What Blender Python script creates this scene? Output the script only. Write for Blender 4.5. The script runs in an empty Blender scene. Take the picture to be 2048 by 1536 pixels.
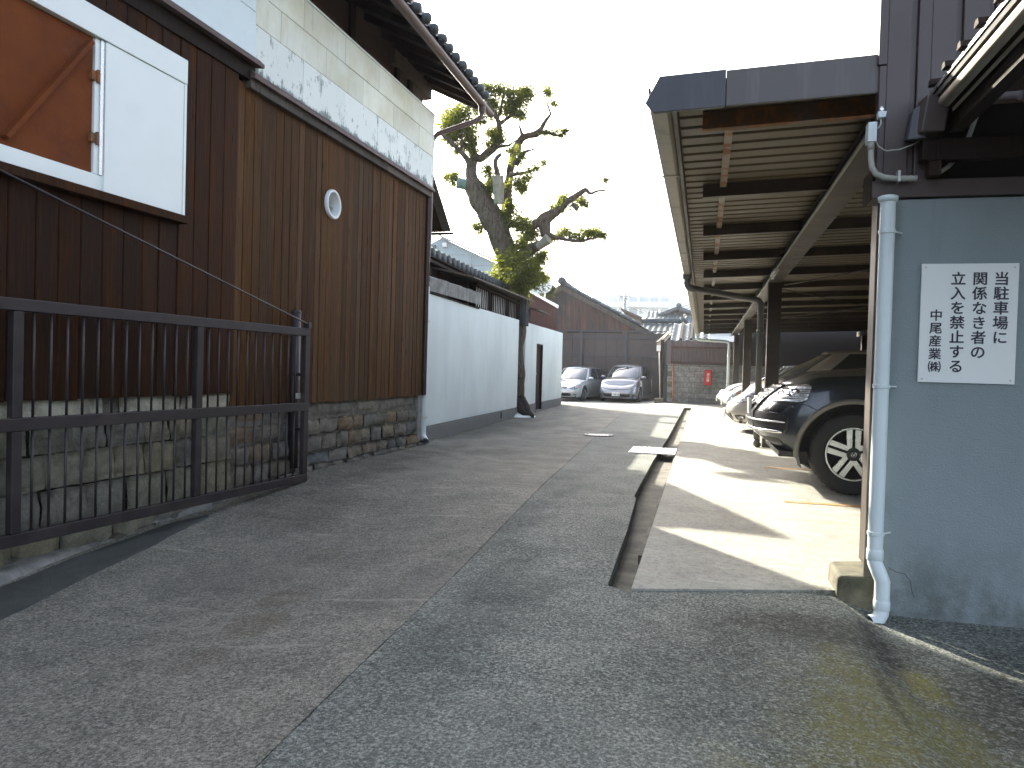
import bpy, math, random
import numpy as np
from mathutils import Vector, Matrix, noise
random.seed(7)
PI=math.pi
scn=bpy.context.scene
COL=scn.collection

# ------------------------------------------------------------------ camera, world, sun, exposure
F,CX,CY,H=1478.,1024.,768.,1.07            # the photograph is 2048 px wide; eye 1.07 m above the parking slab
_Y=np.array([1408-CX,750-CY,F]);_Y/=np.linalg.norm(_Y)
_d=np.array([-.028,1,0]);_d[2]=-(_Y[0]*_d[0]+_Y[1]*_d[1])/_Y[2];_d/=np.linalg.norm(_d)
_X=np.cross(_d,_Y);_X/=np.linalg.norm(_X)
ROT=np.array([_X,_Y,-_d]);EYE=np.array([0,0,H])
cam=bpy.data.cameras.new('camera');camo=bpy.data.objects.new('camera',cam);COL.objects.link(camo)
cam.sensor_width=36;cam.lens=F/2048*36;cam.clip_start=.05;cam.clip_end=3000
camo.matrix_world=Matrix(((ROT[0,0],-ROT[0,1],-ROT[0,2],0),(ROT[1,0],-ROT[1,1],-ROT[1,2],0),(ROT[2,0],-ROT[2,1],-ROT[2,2],H),(0,0,0,1)))
scn.camera=camo
SUN=Vector((-1.15,1.52,1.0)).normalized()   # direction towards the sun
EL=math.asin(SUN.z);AZ=math.atan2(SUN.x,SUN.y)
world=bpy.data.worlds.new('World');scn.world=world;world.use_nodes=True
wn=world.node_tree;bg=wn.nodes['Background']
sky=wn.nodes.new('ShaderNodeTexSky');sky.sky_type='NISHITA';sky.sun_disc=False
sky.sun_elevation=EL;sky.sun_rotation=AZ;sky.air_density=.7;sky.dust_density=4.;sky.ozone_density=.6
hs=wn.nodes.new('ShaderNodeHueSaturation');hs.inputs['Saturation'].default_value=.62;wn.links.new(sky.outputs[0],hs.inputs['Color']);wn.links.new(hs.outputs[0],bg.inputs[0]);bg.inputs[1].default_value=.15
sl=bpy.data.lights.new('sun','SUN');sl.energy=3.7;sl.angle=math.radians(.53);sl.color=(1,.93,.78)
slo=bpy.data.objects.new('sun',sl);COL.objects.link(slo);slo.rotation_euler=SUN.to_track_quat('Z','Y').to_euler();slo.location=(-20,30,30)
vs=scn.view_settings;vs.view_transform='Standard';vs.look='None';vs.gamma=1;vs.exposure=2.4;vs.use_curve_mapping=False
scn.cycles.max_bounces=8;scn.cycles.caustics_reflective=False;scn.cycles.caustics_refractive=False

def ray(u,v): return ROT@np.array([u-CX,v-CY,F])
def at(u,v,t): return EYE+ray(u,v)*t
def gz(x,y):
    S=lambda a:(lambda c:c*c*(3-2*c))(min(1,max(0,a)))
    l=-.18*S((6.8-y)/3.);r=-.012*S((4.6-y)/.9)-.075*S((x-.58)/.3)*S((4.45-y)/.6);w=S((-x-.6)/2.2)
    return l*w+r*(1-w)-.17*S((y-23.5)/7)*S((-x-1.2)/1.5)
def G(u,v,z=None):
    if z is not None: r=ray(u,v);return EYE+r*((z-H)/r[2])
    z=0
    for _ in range(12): p=G(u,v,z);z=gz(p[0],p[1])
    return p
def PX(u,v,x): r=ray(u,v);return EYE+r*(x/r[0])
def PY(u,v,y): r=ray(u,v);return EYE+r*(y/r[1])
def PL(u,v,x0,y0,b): r=ray(u,v);return EYE+r*((x0-b*y0)/(r[0]-b*r[1]))
def proj(p): c=ROT.T@(np.array(p,float)-EYE);return CX+F*c[0]/c[2],CY+F*c[1]/c[2]

# ------------------------------------------------------------------ material builder
class SH:
    def __init__(s,name):
        s.m=bpy.data.materials.new(name);s.m.use_nodes=True;s.t=s.m.node_tree;s.b=s.t.nodes['Principled BSDF']
        s.co=s.N('ShaderNodeTexCoord').outputs['Object']
    def N(s,k,**kw):
        n=s.t.nodes.new(k)
        for a,b in kw.items(): setattr(n,a,b)
        return n
    def put(s,sock,v):
        if isinstance(v,bpy.types.NodeSocket): s.t.links.new(v,sock)
        elif isinstance(v,(tuple,list)) and len(v)==3 and sock.type=='RGBA': sock.default_value=(*v,1)
        else: sock.default_value=v
    def map(s,scale=(1,1,1),loc=(0,0,0),rot=(0,0,0),co=None):
        n=s.N('ShaderNodeMapping');s.put(n.inputs[0],co or s.co);s.put(n.inputs['Location'],loc);n.inputs['Rotation'].default_value=rot;n.inputs['Scale'].default_value=scale
        return n.outputs[0]
    def noise(s,sc,det=5,rough=.55,co=None,dist=0):
        n=s.N('ShaderNodeTexNoise');s.put(n.inputs['Vector'],co or s.co);n.inputs['Scale'].default_value=sc;n.inputs['Detail'].default_value=det;n.inputs['Roughness'].default_value=rough;n.inputs['Distortion'].default_value=dist
        return n.outputs['Fac']
    def vor(s,sc,co=None,out='Distance',feature='F1'):
        n=s.N('ShaderNodeTexVoronoi',feature=feature);s.put(n.inputs['Vector'],co or s.co);n.inputs['Scale'].default_value=sc
        return n.outputs[out]
    def ramp(s,f,stops,interp='LINEAR'):
        n=s.N('ShaderNodeValToRGB');n.color_ramp.interpolation=interp;e=n.color_ramp.elements
        while len(e)<len(stops): e.new(.5)
        for q,(p,c) in zip(e,stops): q.position=p;q.color=(c,c,c,1) if isinstance(c,(int,float)) else (*c,1)
        s.put(n.inputs[0],f);return n.outputs[0]
    def rng(s,f,a,b,c=0,d=1):
        n=s.N('ShaderNodeMapRange');n.interpolation_type='SMOOTHSTEP';s.put(n.inputs[0],f)
        for i,v in zip((1,2,3,4),(a,b,c,d)): n.inputs[i].default_value=v
        return n.outputs[0]
    def mix(s,f,a,b,mode='MIX'):
        n=s.N('ShaderNodeMix',data_type='RGBA',blend_type=mode);s.put(n.inputs[0],f);s.put(n.inputs[6],a);s.put(n.inputs[7],b);return n.outputs[2]
    def ma(s,op,a,b=0.,c=0.):
        n=s.N('ShaderNodeMath',operation=op);s.put(n.inputs[0],a);s.put(n.inputs[1],b);s.put(n.inputs[2],c);return n.outputs[0]
    def sep(s,co=None):
        n=s.N('ShaderNodeSeparateXYZ');s.put(n.inputs[0],co or s.co);return n.outputs
    def rand(s): return s.N('ShaderNodeObjectInfo').outputs['Random']
    def hsv(s,c,v=1.,sat=1.,h=.5):
        n=s.N('ShaderNodeHueSaturation');s.put(n.inputs['Hue'],h);s.put(n.inputs['Saturation'],sat);s.put(n.inputs['Value'],v);s.put(n.inputs['Color'],c);return n.outputs[0]
    def bump(s,h,d=.01,st=1.):
        n=s.N('ShaderNodeBump');n.inputs['Distance'].default_value=d;n.inputs['Strength'].default_value=st;s.put(n.inputs['Height'],h);s.t.links.new(n.outputs[0],s.b.inputs['Normal'])
    def fin(s,col=None,rough=.7,metal=0.,spec=.5):
        if col is not None: s.put(s.b.inputs['Base Color'],col)
        s.put(s.b.inputs['Roughness'],rough);s.put(s.b.inputs['Metallic'],metal);s.b.inputs['Specular IOR Level'].default_value=spec
        return s.m
def mat(name,col,rough=.6,metal=0.,var=.2,sc=6.,bump=0.,bsc=60.,orand=0.,stretch=(1,1,1),dirt=None,dsc=2.,damt=.5,spec=.5,coat=0.):
    s=SH(name);co=s.map(stretch)
    n=s.noise(sc,6,.6,co)
    c=s.mix(s.rng(n,.3,.7),tuple(x*(1-var) for x in col),tuple(min(1,x*(1+var)) for x in col))
    if dirt: c=s.mix(s.ma('MULTIPLY',s.rng(s.noise(dsc,6,.65,co),.48,.72),damt),c,dirt)
    if orand: c=s.hsv(c,s.rng(s.rand(),0,1,1-orand,1+orand))
    if bump: s.bump(s.noise(bsc,4,.6,co),bump)
    if coat: s.b.inputs['Coat Weight'].default_value=coat;s.b.inputs['Coat Roughness'].default_value=.04
    r=s.rng(n,.3,.7,max(.02,rough-.06),min(1,rough+.06)) if rough>.15 else rough
    return s.fin(c,r,metal,spec)
M={}
def wood(name,a,b,c,wear=.3,grey=None):
    s=SH(name);r=s.rand()
    off=s.N('ShaderNodeCombineXYZ');s.put(off.inputs[0],s.ma('MULTIPLY',r,37.));s.put(off.inputs[1],s.ma('MULTIPLY',r,91.))
    v=s.N('ShaderNodeVectorMath',operation='ADD');s.put(v.inputs[0],s.co);s.put(v.inputs[1],off.outputs[0])
    co=s.map((20,20,.9),co=v.outputs[0])
    n=s.noise(2.2,8,.68,co,.6);k=s.noise(1.1,5,.6,s.map((5,5,.35),co=v.outputs[0]))
    col=s.ramp(n,[(.25,a),(.52,b),(.74,c)])
    col=s.mix(s.ma('MULTIPLY',s.rng(k,.42,.7),wear),col,tuple(x*.35 for x in a))
    kn=s.vor(1.,s.map((9,9,2.2),co=v.outputs[0]));col=s.mix(s.rng(kn,.05,.16,.75,0),col,(.012,.007,.004))
    nl=s.vor(1.,s.map((16,16,6.6),co=v.outputs[0]));col=s.mix(s.rng(nl,.06,.11,.6,0),col,(.01,.006,.004))
    if grey: col=s.mix(s.ma('MULTIPLY',s.rng(s.noise(.9,4,.6),.45,.7),.5),col,grey)
    col=s.hsv(col,s.rng(r,0,1,.74,1.24),s.rng(s.ma('FRACT',s.ma('MULTIPLY',r,17.)),0,1,1.0,1.2))
    s.bump(s.ma('ADD',n,s.ma('MULTIPLY',s.rng(kn,.03,.12),.5)),.006)
    M[name]=s.fin(col,s.rng(n,.2,.8,.65,.85),0,.15)
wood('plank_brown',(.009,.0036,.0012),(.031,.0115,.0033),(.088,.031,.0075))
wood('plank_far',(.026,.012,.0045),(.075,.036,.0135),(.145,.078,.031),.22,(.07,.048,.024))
wood('timber_dark',(.012,.008,.006),(.026,.017,.012),(.05,.033,.024))
wood('timber_grey',(.06,.05,.04),(.11,.095,.08),(.17,.15,.13))
# sheet metal etc.
M['white_sheet']=mat('white_sheet',(.78,.84,.80),.42,0,.03,1.5,dirt=(.55,.6,.6),dsc=1.2,damt=.25)
M['blue_panel']=mat('blue_panel',(.66,.76,.76),.5,0,.04,1.2,dirt=(.42,.5,.52),dsc=1.5,damt=.3)
M['cap_brown']=mat('cap_brown',(.085,.052,.042),.6,.1,.3,3,.002,90,dirt=(.17,.14,.125),dsc=3,damt=.5)
M['brown_metal']=mat('brown_metal',(.054,.037,.032),.42,.0,.12,2,orand=.05,dirt=(.10,.085,.075),dsc=1.4,damt=.4)
M['gate_metal']=mat('gate_metal',(.022,.017,.018),.5,.0,.2,8,.0008,200,dirt=(.075,.05,.035),dsc=4,damt=.25)
M['dark']=mat('dark',(.012,.011,.010),.8,0,.2)
M['grey_steel']=mat('grey_steel',(.33,.34,.33),.4,.5,.1,5)
M['galv']=mat('galv',(.62,.64,.64),.36,.75,.12,8,dirt=(.4,.4,.38),damt=.4)
M['alu']=mat('alu',(.55,.56,.57),.28,.9,.05)
M['chrome']=mat('chrome',(.8,.8,.8),.10,1.,.02)
M['pipe_grey']=mat('pipe_grey',(.62,.70,.70),.38,0,.04,4,dirt=(.35,.38,.38),dsc=2,damt=.35)
M['pipe_white']=mat('pipe_white',(.66,.70,.70),.4,0,.05,4,dirt=(.45,.46,.44),dsc=3,damt=.3)
M['pipe_dark']=mat('pipe_dark',(.13,.125,.115),.4,0,.1,4)
M['pipe_brown']=mat('pipe_brown',(.085,.05,.042),.4,0,.12,4)
M['conduit']=mat('conduit',(.36,.37,.32),.5,0,.06,8)
M['black_rubber']=mat('black_rubber',(.018,.018,.018),.75,0,.15,20,.002,90)
M['tyre']=M['black_rubber']
M['plastic_white']=mat('plastic_white',(.78,.78,.74),.4,0,.04)
M['gutter_cream']=mat('gutter_cream',(.40,.36,.29),.5,0,.10,3,.001,60,dirt=(.20,.15,.10),dsc=5,damt=.6)
M['fascia']=mat('fascia',(.072,.062,.056),.45,0,.10,2,stretch=(3,3,.25),dirt=(.15,.14,.13),dsc=4,damt=.5)
M['fascia_dark']=mat('fascia_dark',(.036,.038,.044),.45,0,.1,2,stretch=(3,3,.4),dirt=(.08,.08,.09),dsc=4,damt=.4)
M['corr_roof']=mat('corr_roof',(.105,.080,.040),.55,0,.2,2,dirt=(.10,.07,.045),dsc=3,damt=.55,orand=.06)
M['beam_brown']=mat('beam_brown',(.038,.027,.020),.5,0,.2,3,dirt=(.12,.075,.045),dsc=2.5,damt=.4,orand=.1)
def rusty(name,base,rust,amt=.5,orand=.0):
    s=SH(name);n=s.noise(3.5,8,.7);m=s.rng(n,.62-amt*.35,.72-amt*.2)
    r=s.mix(s.rng(s.noise(14,6,.7),.3,.7),tuple(x*.45 for x in rust),rust)
    c=s.mix(m,s.mix(s.noise(8,4),tuple(x*.8 for x in base),tuple(x*1.2 for x in base)),r)
    if orand: c=s.hsv(c,s.rng(s.rand(),0,1,1-orand,1+orand))
    s.bump(s.noise(60,6,.7),.003)
    M[name]=s.fin(c,s.rng(m,0,1,.5,.85))
rusty('rust_beam',(.13,.085,.05),(.30,.12,.04),.7)
rusty('rust_rail',(.06,.042,.032),(.12,.05,.022),.6)
rusty('rust_tie',(.24,.19,.13),(.30,.12,.035),.55)
# rusty shutter: orange-brown plate, darker towards scattered patches
s=SH('rust_plate');a=s.noise(2.6,9,.72,s.map((1,1,1.)));b=s.noise(16,8,.75)
c=s.ramp(a,[(.15,(.075,.025,.012)),(.5,(.15,.043,.013)),(.85,(.21,.062,.016))]);c=s.mix(s.rng(b,.55,.75,0,.55),c,(.065,.032,.022));c=s.mix(s.rng(s.vor(7),.02,.06,.8,0),c,(.03,.016,.012))
c=s.mix(s.rng(s.noise(2.2,7,.7,s.map((1,1,1),(3,3,3))),.6,.75,0,.35),c,(.20,.11,.07))
s.bump(s.noise(30,7,.7),.003);M['rust_plate']=s.fin(c,.85,0,.15)
# peeling painted panels: white with streaked grey-green loss
def panel(name,peel):
    s=SH(name);x,y,z=s.sep();n1=s.noise(1,8,.78,s.map((60,42,5.5)));n2=s.noise(2.1,5,.6)
    base=s.mix(s.rng(s.noise(1.3,6,.65),.35,.75),(.82,.85,.74),(.66,.65,.48))
    if peel:
        low=s.rng(z,3.57,3.69,.34,0);edge=s.rng(s.noise(3.,5,.7,s.map((1,2,2))),.44,.62,0,.24)
        m=s.rng(s.ma('ADD',s.ma('ADD',n1,low),edge),.66,.86)
        c=s.mix(m,s.mix(n2,(.76,.83,.78),(.84,.88,.82)),s.mix(n1,(.14,.20,.19),(.26,.31,.29)))
    else:
        st=s.rng(s.noise(1,6,.7,s.map((40,14,1.6))),.5,.78,0,.5);c=s.mix(st,base,(.48,.45,.31))
    c=s.hsv(c,s.rng(s.rand(),0,1,.9,1.06));s.bump(s.noise(40,4,.6),.002);M[name]=s.fin(c,.7)
panel('panel_peel',True);panel('panel_cream',False)
# stone
def stone_mat(name,cols,moss=.3):
    s=SH(name);r=s.rand();base=s.ramp(r,[(i/(len(cols)-1),c) for i,c in enumerate(cols)])
    v=s.N('ShaderNodeVectorMath',operation='ADD');s.put(v.inputs[0],s.co);o=s.N('ShaderNodeCombineXYZ');s.put(o.inputs[0],s.ma('MULTIPLY',r,50.));s.put(v.inputs[1],o.outputs[0])
    n=s.noise(9,8,.72,v.outputs[0]);k=s.noise(70,5,.7,v.outputs[0])
    c=s.mix(s.rng(n,.3,.7),s.hsv(base,.6),s.hsv(base,1.25));c=s.mix(s.rng(k,.5,.7,0,.55),c,s.hsv(base,.45));c=s.mix(s.rng(s.vor(55,v.outputs[0]),.05,.2,.4,0),c,(.38,.36,.30))
    c=s.mix(s.ma('MULTIPLY',s.rng(s.noise(2.6,7,.7),.5,.72),moss),c,(.04,.042,.018));c=s.mix(s.ma('MULTIPLY',s.rng(s.noise(3.4,6,.7,s.map((1,1,.35))),.55,.75),.6),c,(.025,.024,.02))
    s.bump(s.ma('ADD',n,s.ma('MULTIPLY',k,.35)),.02);M[name]=s.fin(c,.88,0,.3)
stone_mat('stone',[(.13,.13,.115),(.19,.175,.135),(.16,.145,.10),(.11,.12,.12),(.20,.175,.115),(.20,.145,.085),(.165,.165,.145)])
stone_mat('stone_near',[(.20,.195,.145),(.235,.22,.15),(.17,.165,.125),(.175,.17,.14),(.24,.215,.135),(.21,.19,.13)],.4)
stone_mat('granite',[(.50,.46,.33),(.44,.42,.32),(.54,.48,.32),(.38,.37,.30)],.4)
stone_mat('rubble',[(.12,.115,.10),(.16,.15,.12),(.10,.09,.07)],.6)
stone_mat('concrete_block',[(.25,.255,.24),(.29,.29,.27),(.22,.225,.215),(.27,.265,.235)],.2)
M['mortar']=mat('mortar',(.13,.12,.095),.9,0,.4,12,.01,40)
M['kerb_concrete']=mat('kerb_concrete',(.20,.20,.18),.85,0,.3,7,.006,60,dirt=(.07,.08,.07),dsc=5,damt=.7)
M['footing']=mat('footing',(.13,.12,.08),.9,0,.35,6,.006,50,dirt=(.03,.032,.018),dsc=4,damt=.85)
# stucco walls
def stucco(name,col,grey,bs=.004,stain=.35,zlow=None):
    s=SH(name);n=s.noise(1.1,6,.6,s.map((1,1,.5)));st=s.noise(1,6,.7,s.map((5,5,.45)))
    c=s.mix(s.rng(n,.35,.7),col,tuple(x*.88 for x in col));c=s.mix(s.ma('MULTIPLY',s.rng(st,.55,.8),stain),c,grey)
    z=s.sep()[2]
    if zlow: c=s.mix(s.ma('MULTIPLY',s.rng(z,zlow[0],zlow[1],1,0),s.rng(s.noise(5,7,.7),.35,.65,.1,.9)),c,(.10,.11,.10))
    crk=s.vor(2.2,feature='DISTANCE_TO_EDGE',co=s.map((1,1,1),co=None));
    s.bump(s.ma('ADD',s.noise(110,3,.6),s.ma('MULTIPLY',s.noise(22,4,.6),.6)),bs);M[name]=s.fin(c,.75,0,.3)
stucco('stucco_white',(.73,.81,.785),(.52,.57,.55),.006,.3,None)
stucco('stucco_grey',(.24,.285,.292),(.18,.215,.22),.005,.55,(-.1,.45))
# garden wall plinth: bare grey cement with a broad black damp band
s=SH('plinth');y=s.sep()[1];n=s.noise(3,6,.7)
band=s.ma('MULTIPLY',s.rng(s.ma('ADD',y,s.ma('MULTIPLY',n,.8)),11.6,12.2),s.rng(s.ma('ADD',y,s.ma('MULTIPLY',n,1.)),17.4,18.6,1,0))
c=s.mix(s.noise(6,6,.6),(.13,.14,.135),(.19,.195,.18));c=s.mix(s.ma('MULTIPLY',band,s.rng(n,.2,.7,.7,1)),c,(.018,.022,.016));s.bump(s.noise(60),.004);M['plinth']=s.fin(c,.85)
# ground
def ground_mat(name,cols,speck,agg=.5,warm=None,patches=()):
    s=SH(name);x,y,z=s.sep()
    big=s.noise(.55,5,.6);mid=s.noise(2.6,7,.68);fine=s.noise(85,4,.75);streak=s.noise(1,6,.7,s.map((1.1,7,1),rot=(0,0,.5)));wet=s.noise(.9,6,.72,s.map((1.6,.5,1)))
    c=s.mix(s.rng(big,.35,.68),cols[0],cols[1]);c=s.mix(s.rng(mid,.40,.62,0,.75),c,cols[2]);c=s.mix(s.rng(s.noise(7.5,6,.72),.52,.70,0,.5),c,tuple(min(1,q*1.25) for q in cols[0]));c=s.mix(s.rng(wet,.5,.72,0,.55),c,tuple(q*.55 for q in cols[2]))
    if warm: c=s.mix(s.rng(s.noise(.8,6,.7,s.map((1,1,1),(5,1,0))),.5,.75,0,.55),c,warm)
    vd=s.vor(190);vc=s.vor(190,out='Color');vs_=s.sep(vc)[0];chip=s.rng(vd,.28,.55,1,0)
    c=s.mix(s.ma('MULTIPLY',s.ma('MULTIPLY',s.rng(vs_,.55,.95),chip),agg*.85),c,speck[0]);c=s.mix(s.ma('MULTIPLY',s.ma('MULTIPLY',s.rng(vs_,.40,.08),chip),agg),c,speck[1])
    v2=s.sep(s.vor(82,out='Color'));chip2=s.rng(s.vor(82),.22,.42,1,0);c=s.mix(s.ma('MULTIPLY',s.ma('MULTIPLY',s.rng(v2[1],.72,.92),chip2),agg*.8),c,speck[1]);c=s.mix(s.ma('MULTIPLY',s.ma('MULTIPLY',s.rng(v2[2],.86,.96),chip2),agg*.9),c,speck[0])
    pit=s.rng(s.noise(52,3,.7),.60,.70);pa=s.rng(s.noise(1.5,4,.6,s.map((1,1,1),(9,2,0))),.42,.58)
    c=s.mix(s.ma('MULTIPLY',s.ma('MULTIPLY',pit,pa),agg),c,(.03,.027,.025))
    g1=s.noise(62,3,.7);g2=s.noise(24,5,.7)
    c=s.mix(s.ma('MULTIPLY',s.rng(fine,.51,.60),.75*agg),c,speck[0]);c=s.mix(s.ma('MULTIPLY',s.rng(fine,.50,.41),.95*agg),c,speck[1])
    c=s.mix(s.ma('MULTIPLY',s.rng(g1,.52,.64),.5*agg),c,speck[0]);c=s.mix(s.ma('MULTIPLY',s.rng(g1,.48,.37),.8*agg),c,speck[1]);c=s.mix(s.rng(g2,.52,.36,0,.5),c,tuple(q*.6 for q in cols[2]));c=s.mix(s.ma('MULTIPLY',s.rng(streak,.56,.74),.6),c,tuple(min(1,q*1.7) for q in cols[0]))
    for (px,py,rx,ry,col,am,ns) in patches:
        dx=s.ma('DIVIDE',s.ma('SUBTRACT',x,px),rx);dy=s.ma('DIVIDE',s.ma('SUBTRACT',y,py),ry)
        d=s.ma('ADD',s.ma('SQRT',s.ma('ADD',s.ma('MULTIPLY',dx,dx),s.ma('MULTIPLY',dy,dy))),s.ma('ADD',s.ma('MULTIPLY',s.ma('SUBTRACT',s.noise(ns,7,.75),.5),2.6),s.ma('MULTIPLY',s.ma('SUBTRACT',fine,.5),.5)))
        c=s.mix(s.ma('MULTIPLY',s.rng(d,.35,1.2,am,0),s.rng(s.noise(38,5,.75),.36,.62,.25,1)),c,s.mix(s.rng(fine,.4,.6),tuple(q*.6 for q in col),col))
    s.bump(s.ma('ADD',s.ma('MULTIPLY',fine,.7),s.ma('ADD',s.ma('MULTIPLY',vd,-.5),s.ma('MULTIPLY',s.ma('MULTIPLY',pit,pa),-1.1))),.007,.9)
    M[name]=s.fin(c,s.rng(mid,.3,.7,.72,.9),0,.35)
OLIVE=(.13,.125,.024);DARKG=(.020,.023,.015)  # olive-yellow and dark tints for blotches on the ground
ground_mat('paving_left',[(.235,.224,.180),(.175,.170,.138),(.125,.124,.102)],((.40,.39,.33),(.032,.032,.027)),.62,(.175,.155,.115),
  [(-3.5,7.6,.55,2.4,DARKG,.75,1.5),(-3.75,13.2,.8,3.5,DARKG,.8,1.2),(-3.1,5.3,.7,.8,(.05,.045,.03),.55,2.),(-2.05,3.35,.16,.20,(.10,.075,.045),.6,4.),(-1.95,2.95,.17,.22,(.11,.08,.045),.65,4.),(-1.92,2.55,.16,.2,(.10,.075,.045),.5,4.),(-2.3,4.2,.2,.3,(.10,.085,.055),.45,4.),(-2.6,3.6,.5,.4,(.09,.088,.08),.5,2.),(-1.4,3.6,.25,.7,(.10,.10,.092),.5,2.),(-2.6,9.2,.5,.5,DARKG,.5,2.)])
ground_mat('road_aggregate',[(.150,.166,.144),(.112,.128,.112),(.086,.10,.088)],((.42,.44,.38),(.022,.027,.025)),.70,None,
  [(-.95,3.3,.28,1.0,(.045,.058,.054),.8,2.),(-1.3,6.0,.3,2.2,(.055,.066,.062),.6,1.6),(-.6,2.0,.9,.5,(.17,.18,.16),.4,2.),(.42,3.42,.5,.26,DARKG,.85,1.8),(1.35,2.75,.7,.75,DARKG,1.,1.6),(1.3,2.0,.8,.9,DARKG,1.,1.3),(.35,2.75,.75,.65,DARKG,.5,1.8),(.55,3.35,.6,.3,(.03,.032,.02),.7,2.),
   (.62,2.62,.36,.42,OLIVE,.85,3.2),(.35,2.0,.30,.42,OLIVE,.7,2.6),(.76,3.36,.085,.42,(.006,.006,.005),1.,2.5),(.66,2.85,.03,.35,(.012,.012,.008),.8,3.),(.84,3.08,.10,.2,(.17,.155,.02),.9,4.),(.55,3.05,.12,.2,(.12,.115,.02),.6,4.)])
ground_mat('slab_concrete',[(.37,.365,.31),(.335,.33,.28),(.29,.285,.25)],((.5,.49,.45),(.26,.25,.22)),.22,(.40,.36,.27),
  [(1.55,5.2,.6,.1,(.16,.15,.08),.35,3.),(.95,5.9,.4,.08,(.2,.18,.1),.35,3.),(.62,4.0,.12,.12,(.05,.05,.03),.7,4.)])
M['asphalt']=mat('asphalt',(.034,.040,.036),.8,0,.35,9,.006,130,dirt=(.06,.068,.064),dsc=3,damt=.5)
M['drain_floor']=mat('drain_floor',(.115,.108,.085),.9,0,.35,5,.006,60,dirt=(.035,.033,.022),dsc=3,damt=.85)
M['soil']=mat('soil',(.05,.045,.035),.95,0,.4,5,.01,40)
M['line_orange']=mat('line_orange',(.36,.19,.055),.7,0,.25,20,dirt=(.33,.3,.24),dsc=12,damt=.7)
# roofs
def tile_mat(name,col,orand=.18):
    s=SH(name);n=s.noise(5,6,.65);c=s.mix(s.rng(n,.35,.7),tuple(x*.75 for x in col),tuple(x*1.3 for x in col));c=s.hsv(c,s.rng(s.rand(),0,1,1-orand,1+orand));c=s.mix(s.rng(s.noise(17,6,.7),.6,.75,0,.4),c,(.16,.17,.15));s.bump(s.noise(40),.004);M[name]=s.fin(c,s.rng(n,.3,.7,.45,.62),0,.4)
tile_mat('roof_tile',(.060,.072,.074));tile_mat('roof_tile_blue',(.085,.115,.125));tile_mat('roof_tile_grey',(.13,.13,.12))
M['net_green']=mat('net_green',(.03,.16,.075),.7,0,.2,10)
M['plaster_brown']=mat('plaster_brown',(.06,.04,.03),.8,0,.25,3,.003,50)
s=SH('rust_boards');n=s.noise(1.,8,.72,s.map((7,7,.5)));c=s.ramp(n,[(.3,(.035,.028,.026)),(.48,(.07,.045,.036)),(.62,(.17,.06,.028)),(.8,(.22,.10,.05))])
zz=s.sep()[2];c=s.mix(s.rng(s.ma('ADD',s.noise(.35,4,.6,s.map((1,1,1.3))),0.),.50,.62,0,.85),c,(.032,.028,.028));c=s.hsv(c,s.rng(s.rand(),0,1,.8,1.15));M['rust_boards']=s.fin(c,.8)
M['red_sheet']=mat('red_sheet',(.115,.040,.029),.6,0,.12,2,orand=.05)
M['fence_brown']=mat('fence_brown',(.055,.042,.038),.6,0,.15,2,orand=.1,dirt=(.085,.06,.05),damt=.4)
M['fence_purple']=mat('fence_purple',(.115,.085,.088),.5,0,.12,2,orand=.06,dirt=(.08,.05,.035),dsc=1.6,damt=.4)
M['blue_siding']=mat('blue_siding',(.32,.40,.42),.5,0,.05,1,orand=.04)
M['fence_steel']=mat('fence_steel',(.040,.045,.052),.5,0,.15,3)
M['dark_clad']=mat('dark_clad',(.022,.018,.016),.7,0,.15,2)
M['blue_dark']=mat('blue_dark',(.05,.085,.10),.5,0,.2,2)
M['apt_wall']=mat('apt_wall',(.72,.76,.77),.8,0,.04,.2)
M['apt_dark']=mat('apt_dark',(.36,.43,.47),.6,0,.08,.3)
M['red_box']=mat('red_box',(.50,.022,.020),.35,0,.06,5)
M['orange_pole']=mat('orange_pole',(.30,.13,.05),.6,0,.2,8)
M['tan']=mat('tan',(.36,.31,.22),.7,0,.15,4)
M['sign_white']=mat('sign_white',(.72,.75,.72),.38,0,.02,1.5,dirt=(.62,.65,.62),damt=.2)
M['ink_navy']=mat('ink_navy',(.010,.010,.028),.45,0,.05)
M['ink_blue']=mat('ink_blue',(.12,.18,.30),.5,0,.05)
M['glass_dark']=mat('glass_dark',(.025,.03,.03),.05,0,.05,spec=.8)
s=SH('windscreen');s.b.inputs['Coat Weight'].default_value=1.;s.b.inputs['Coat IOR'].default_value=1.7;s.b.inputs['Coat Roughness'].default_value=.02;M['windscreen']=s.fin((.05,.06,.06),.06,0,1.)
s=SH('lamp_lens_grey');n=s.noise(22,3);v=s.vor(16);s.b.inputs['Coat Weight'].default_value=1.;M['lamp_lens_grey']=s.fin(s.mix(s.rng(v,.12,.4),(.85,.86,.86),s.mix(s.rng(n,.4,.6),(.10,.11,.115),(.40,.41,.42))),.16,.5)
s=SH('lamp_lens');n=s.noise(26,3);s.b.inputs['Coat Weight'].default_value=1.;s.bump(s.ma('SINE',s.ma('MULTIPLY',s.sep()[2],180.)),.004,.5);M['lamp_lens']=s.fin(s.mix(s.rng(n,.4,.6),(.55,.56,.56),(.85,.86,.86)),.16,.75)
M['amber']=mat('amber',(.55,.16,.06),.2,0,.1,20,coat=.6)
M['tube_white']=mat('tube_white',(.75,.74,.68),.3,0,.04)
def paint(name,col,metal=.55,rough=.3):
    s=SH(name);s.b.inputs['Coat Weight'].default_value=.9;s.b.inputs['Coat Roughness'].default_value=.04
    n=s.noise(900,2,.5);c=s.mix(n,tuple(x*.85 for x in col),tuple(min(1,x*1.15) for x in col));M[name]=s.fin(c,rough,metal,.5)
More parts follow.
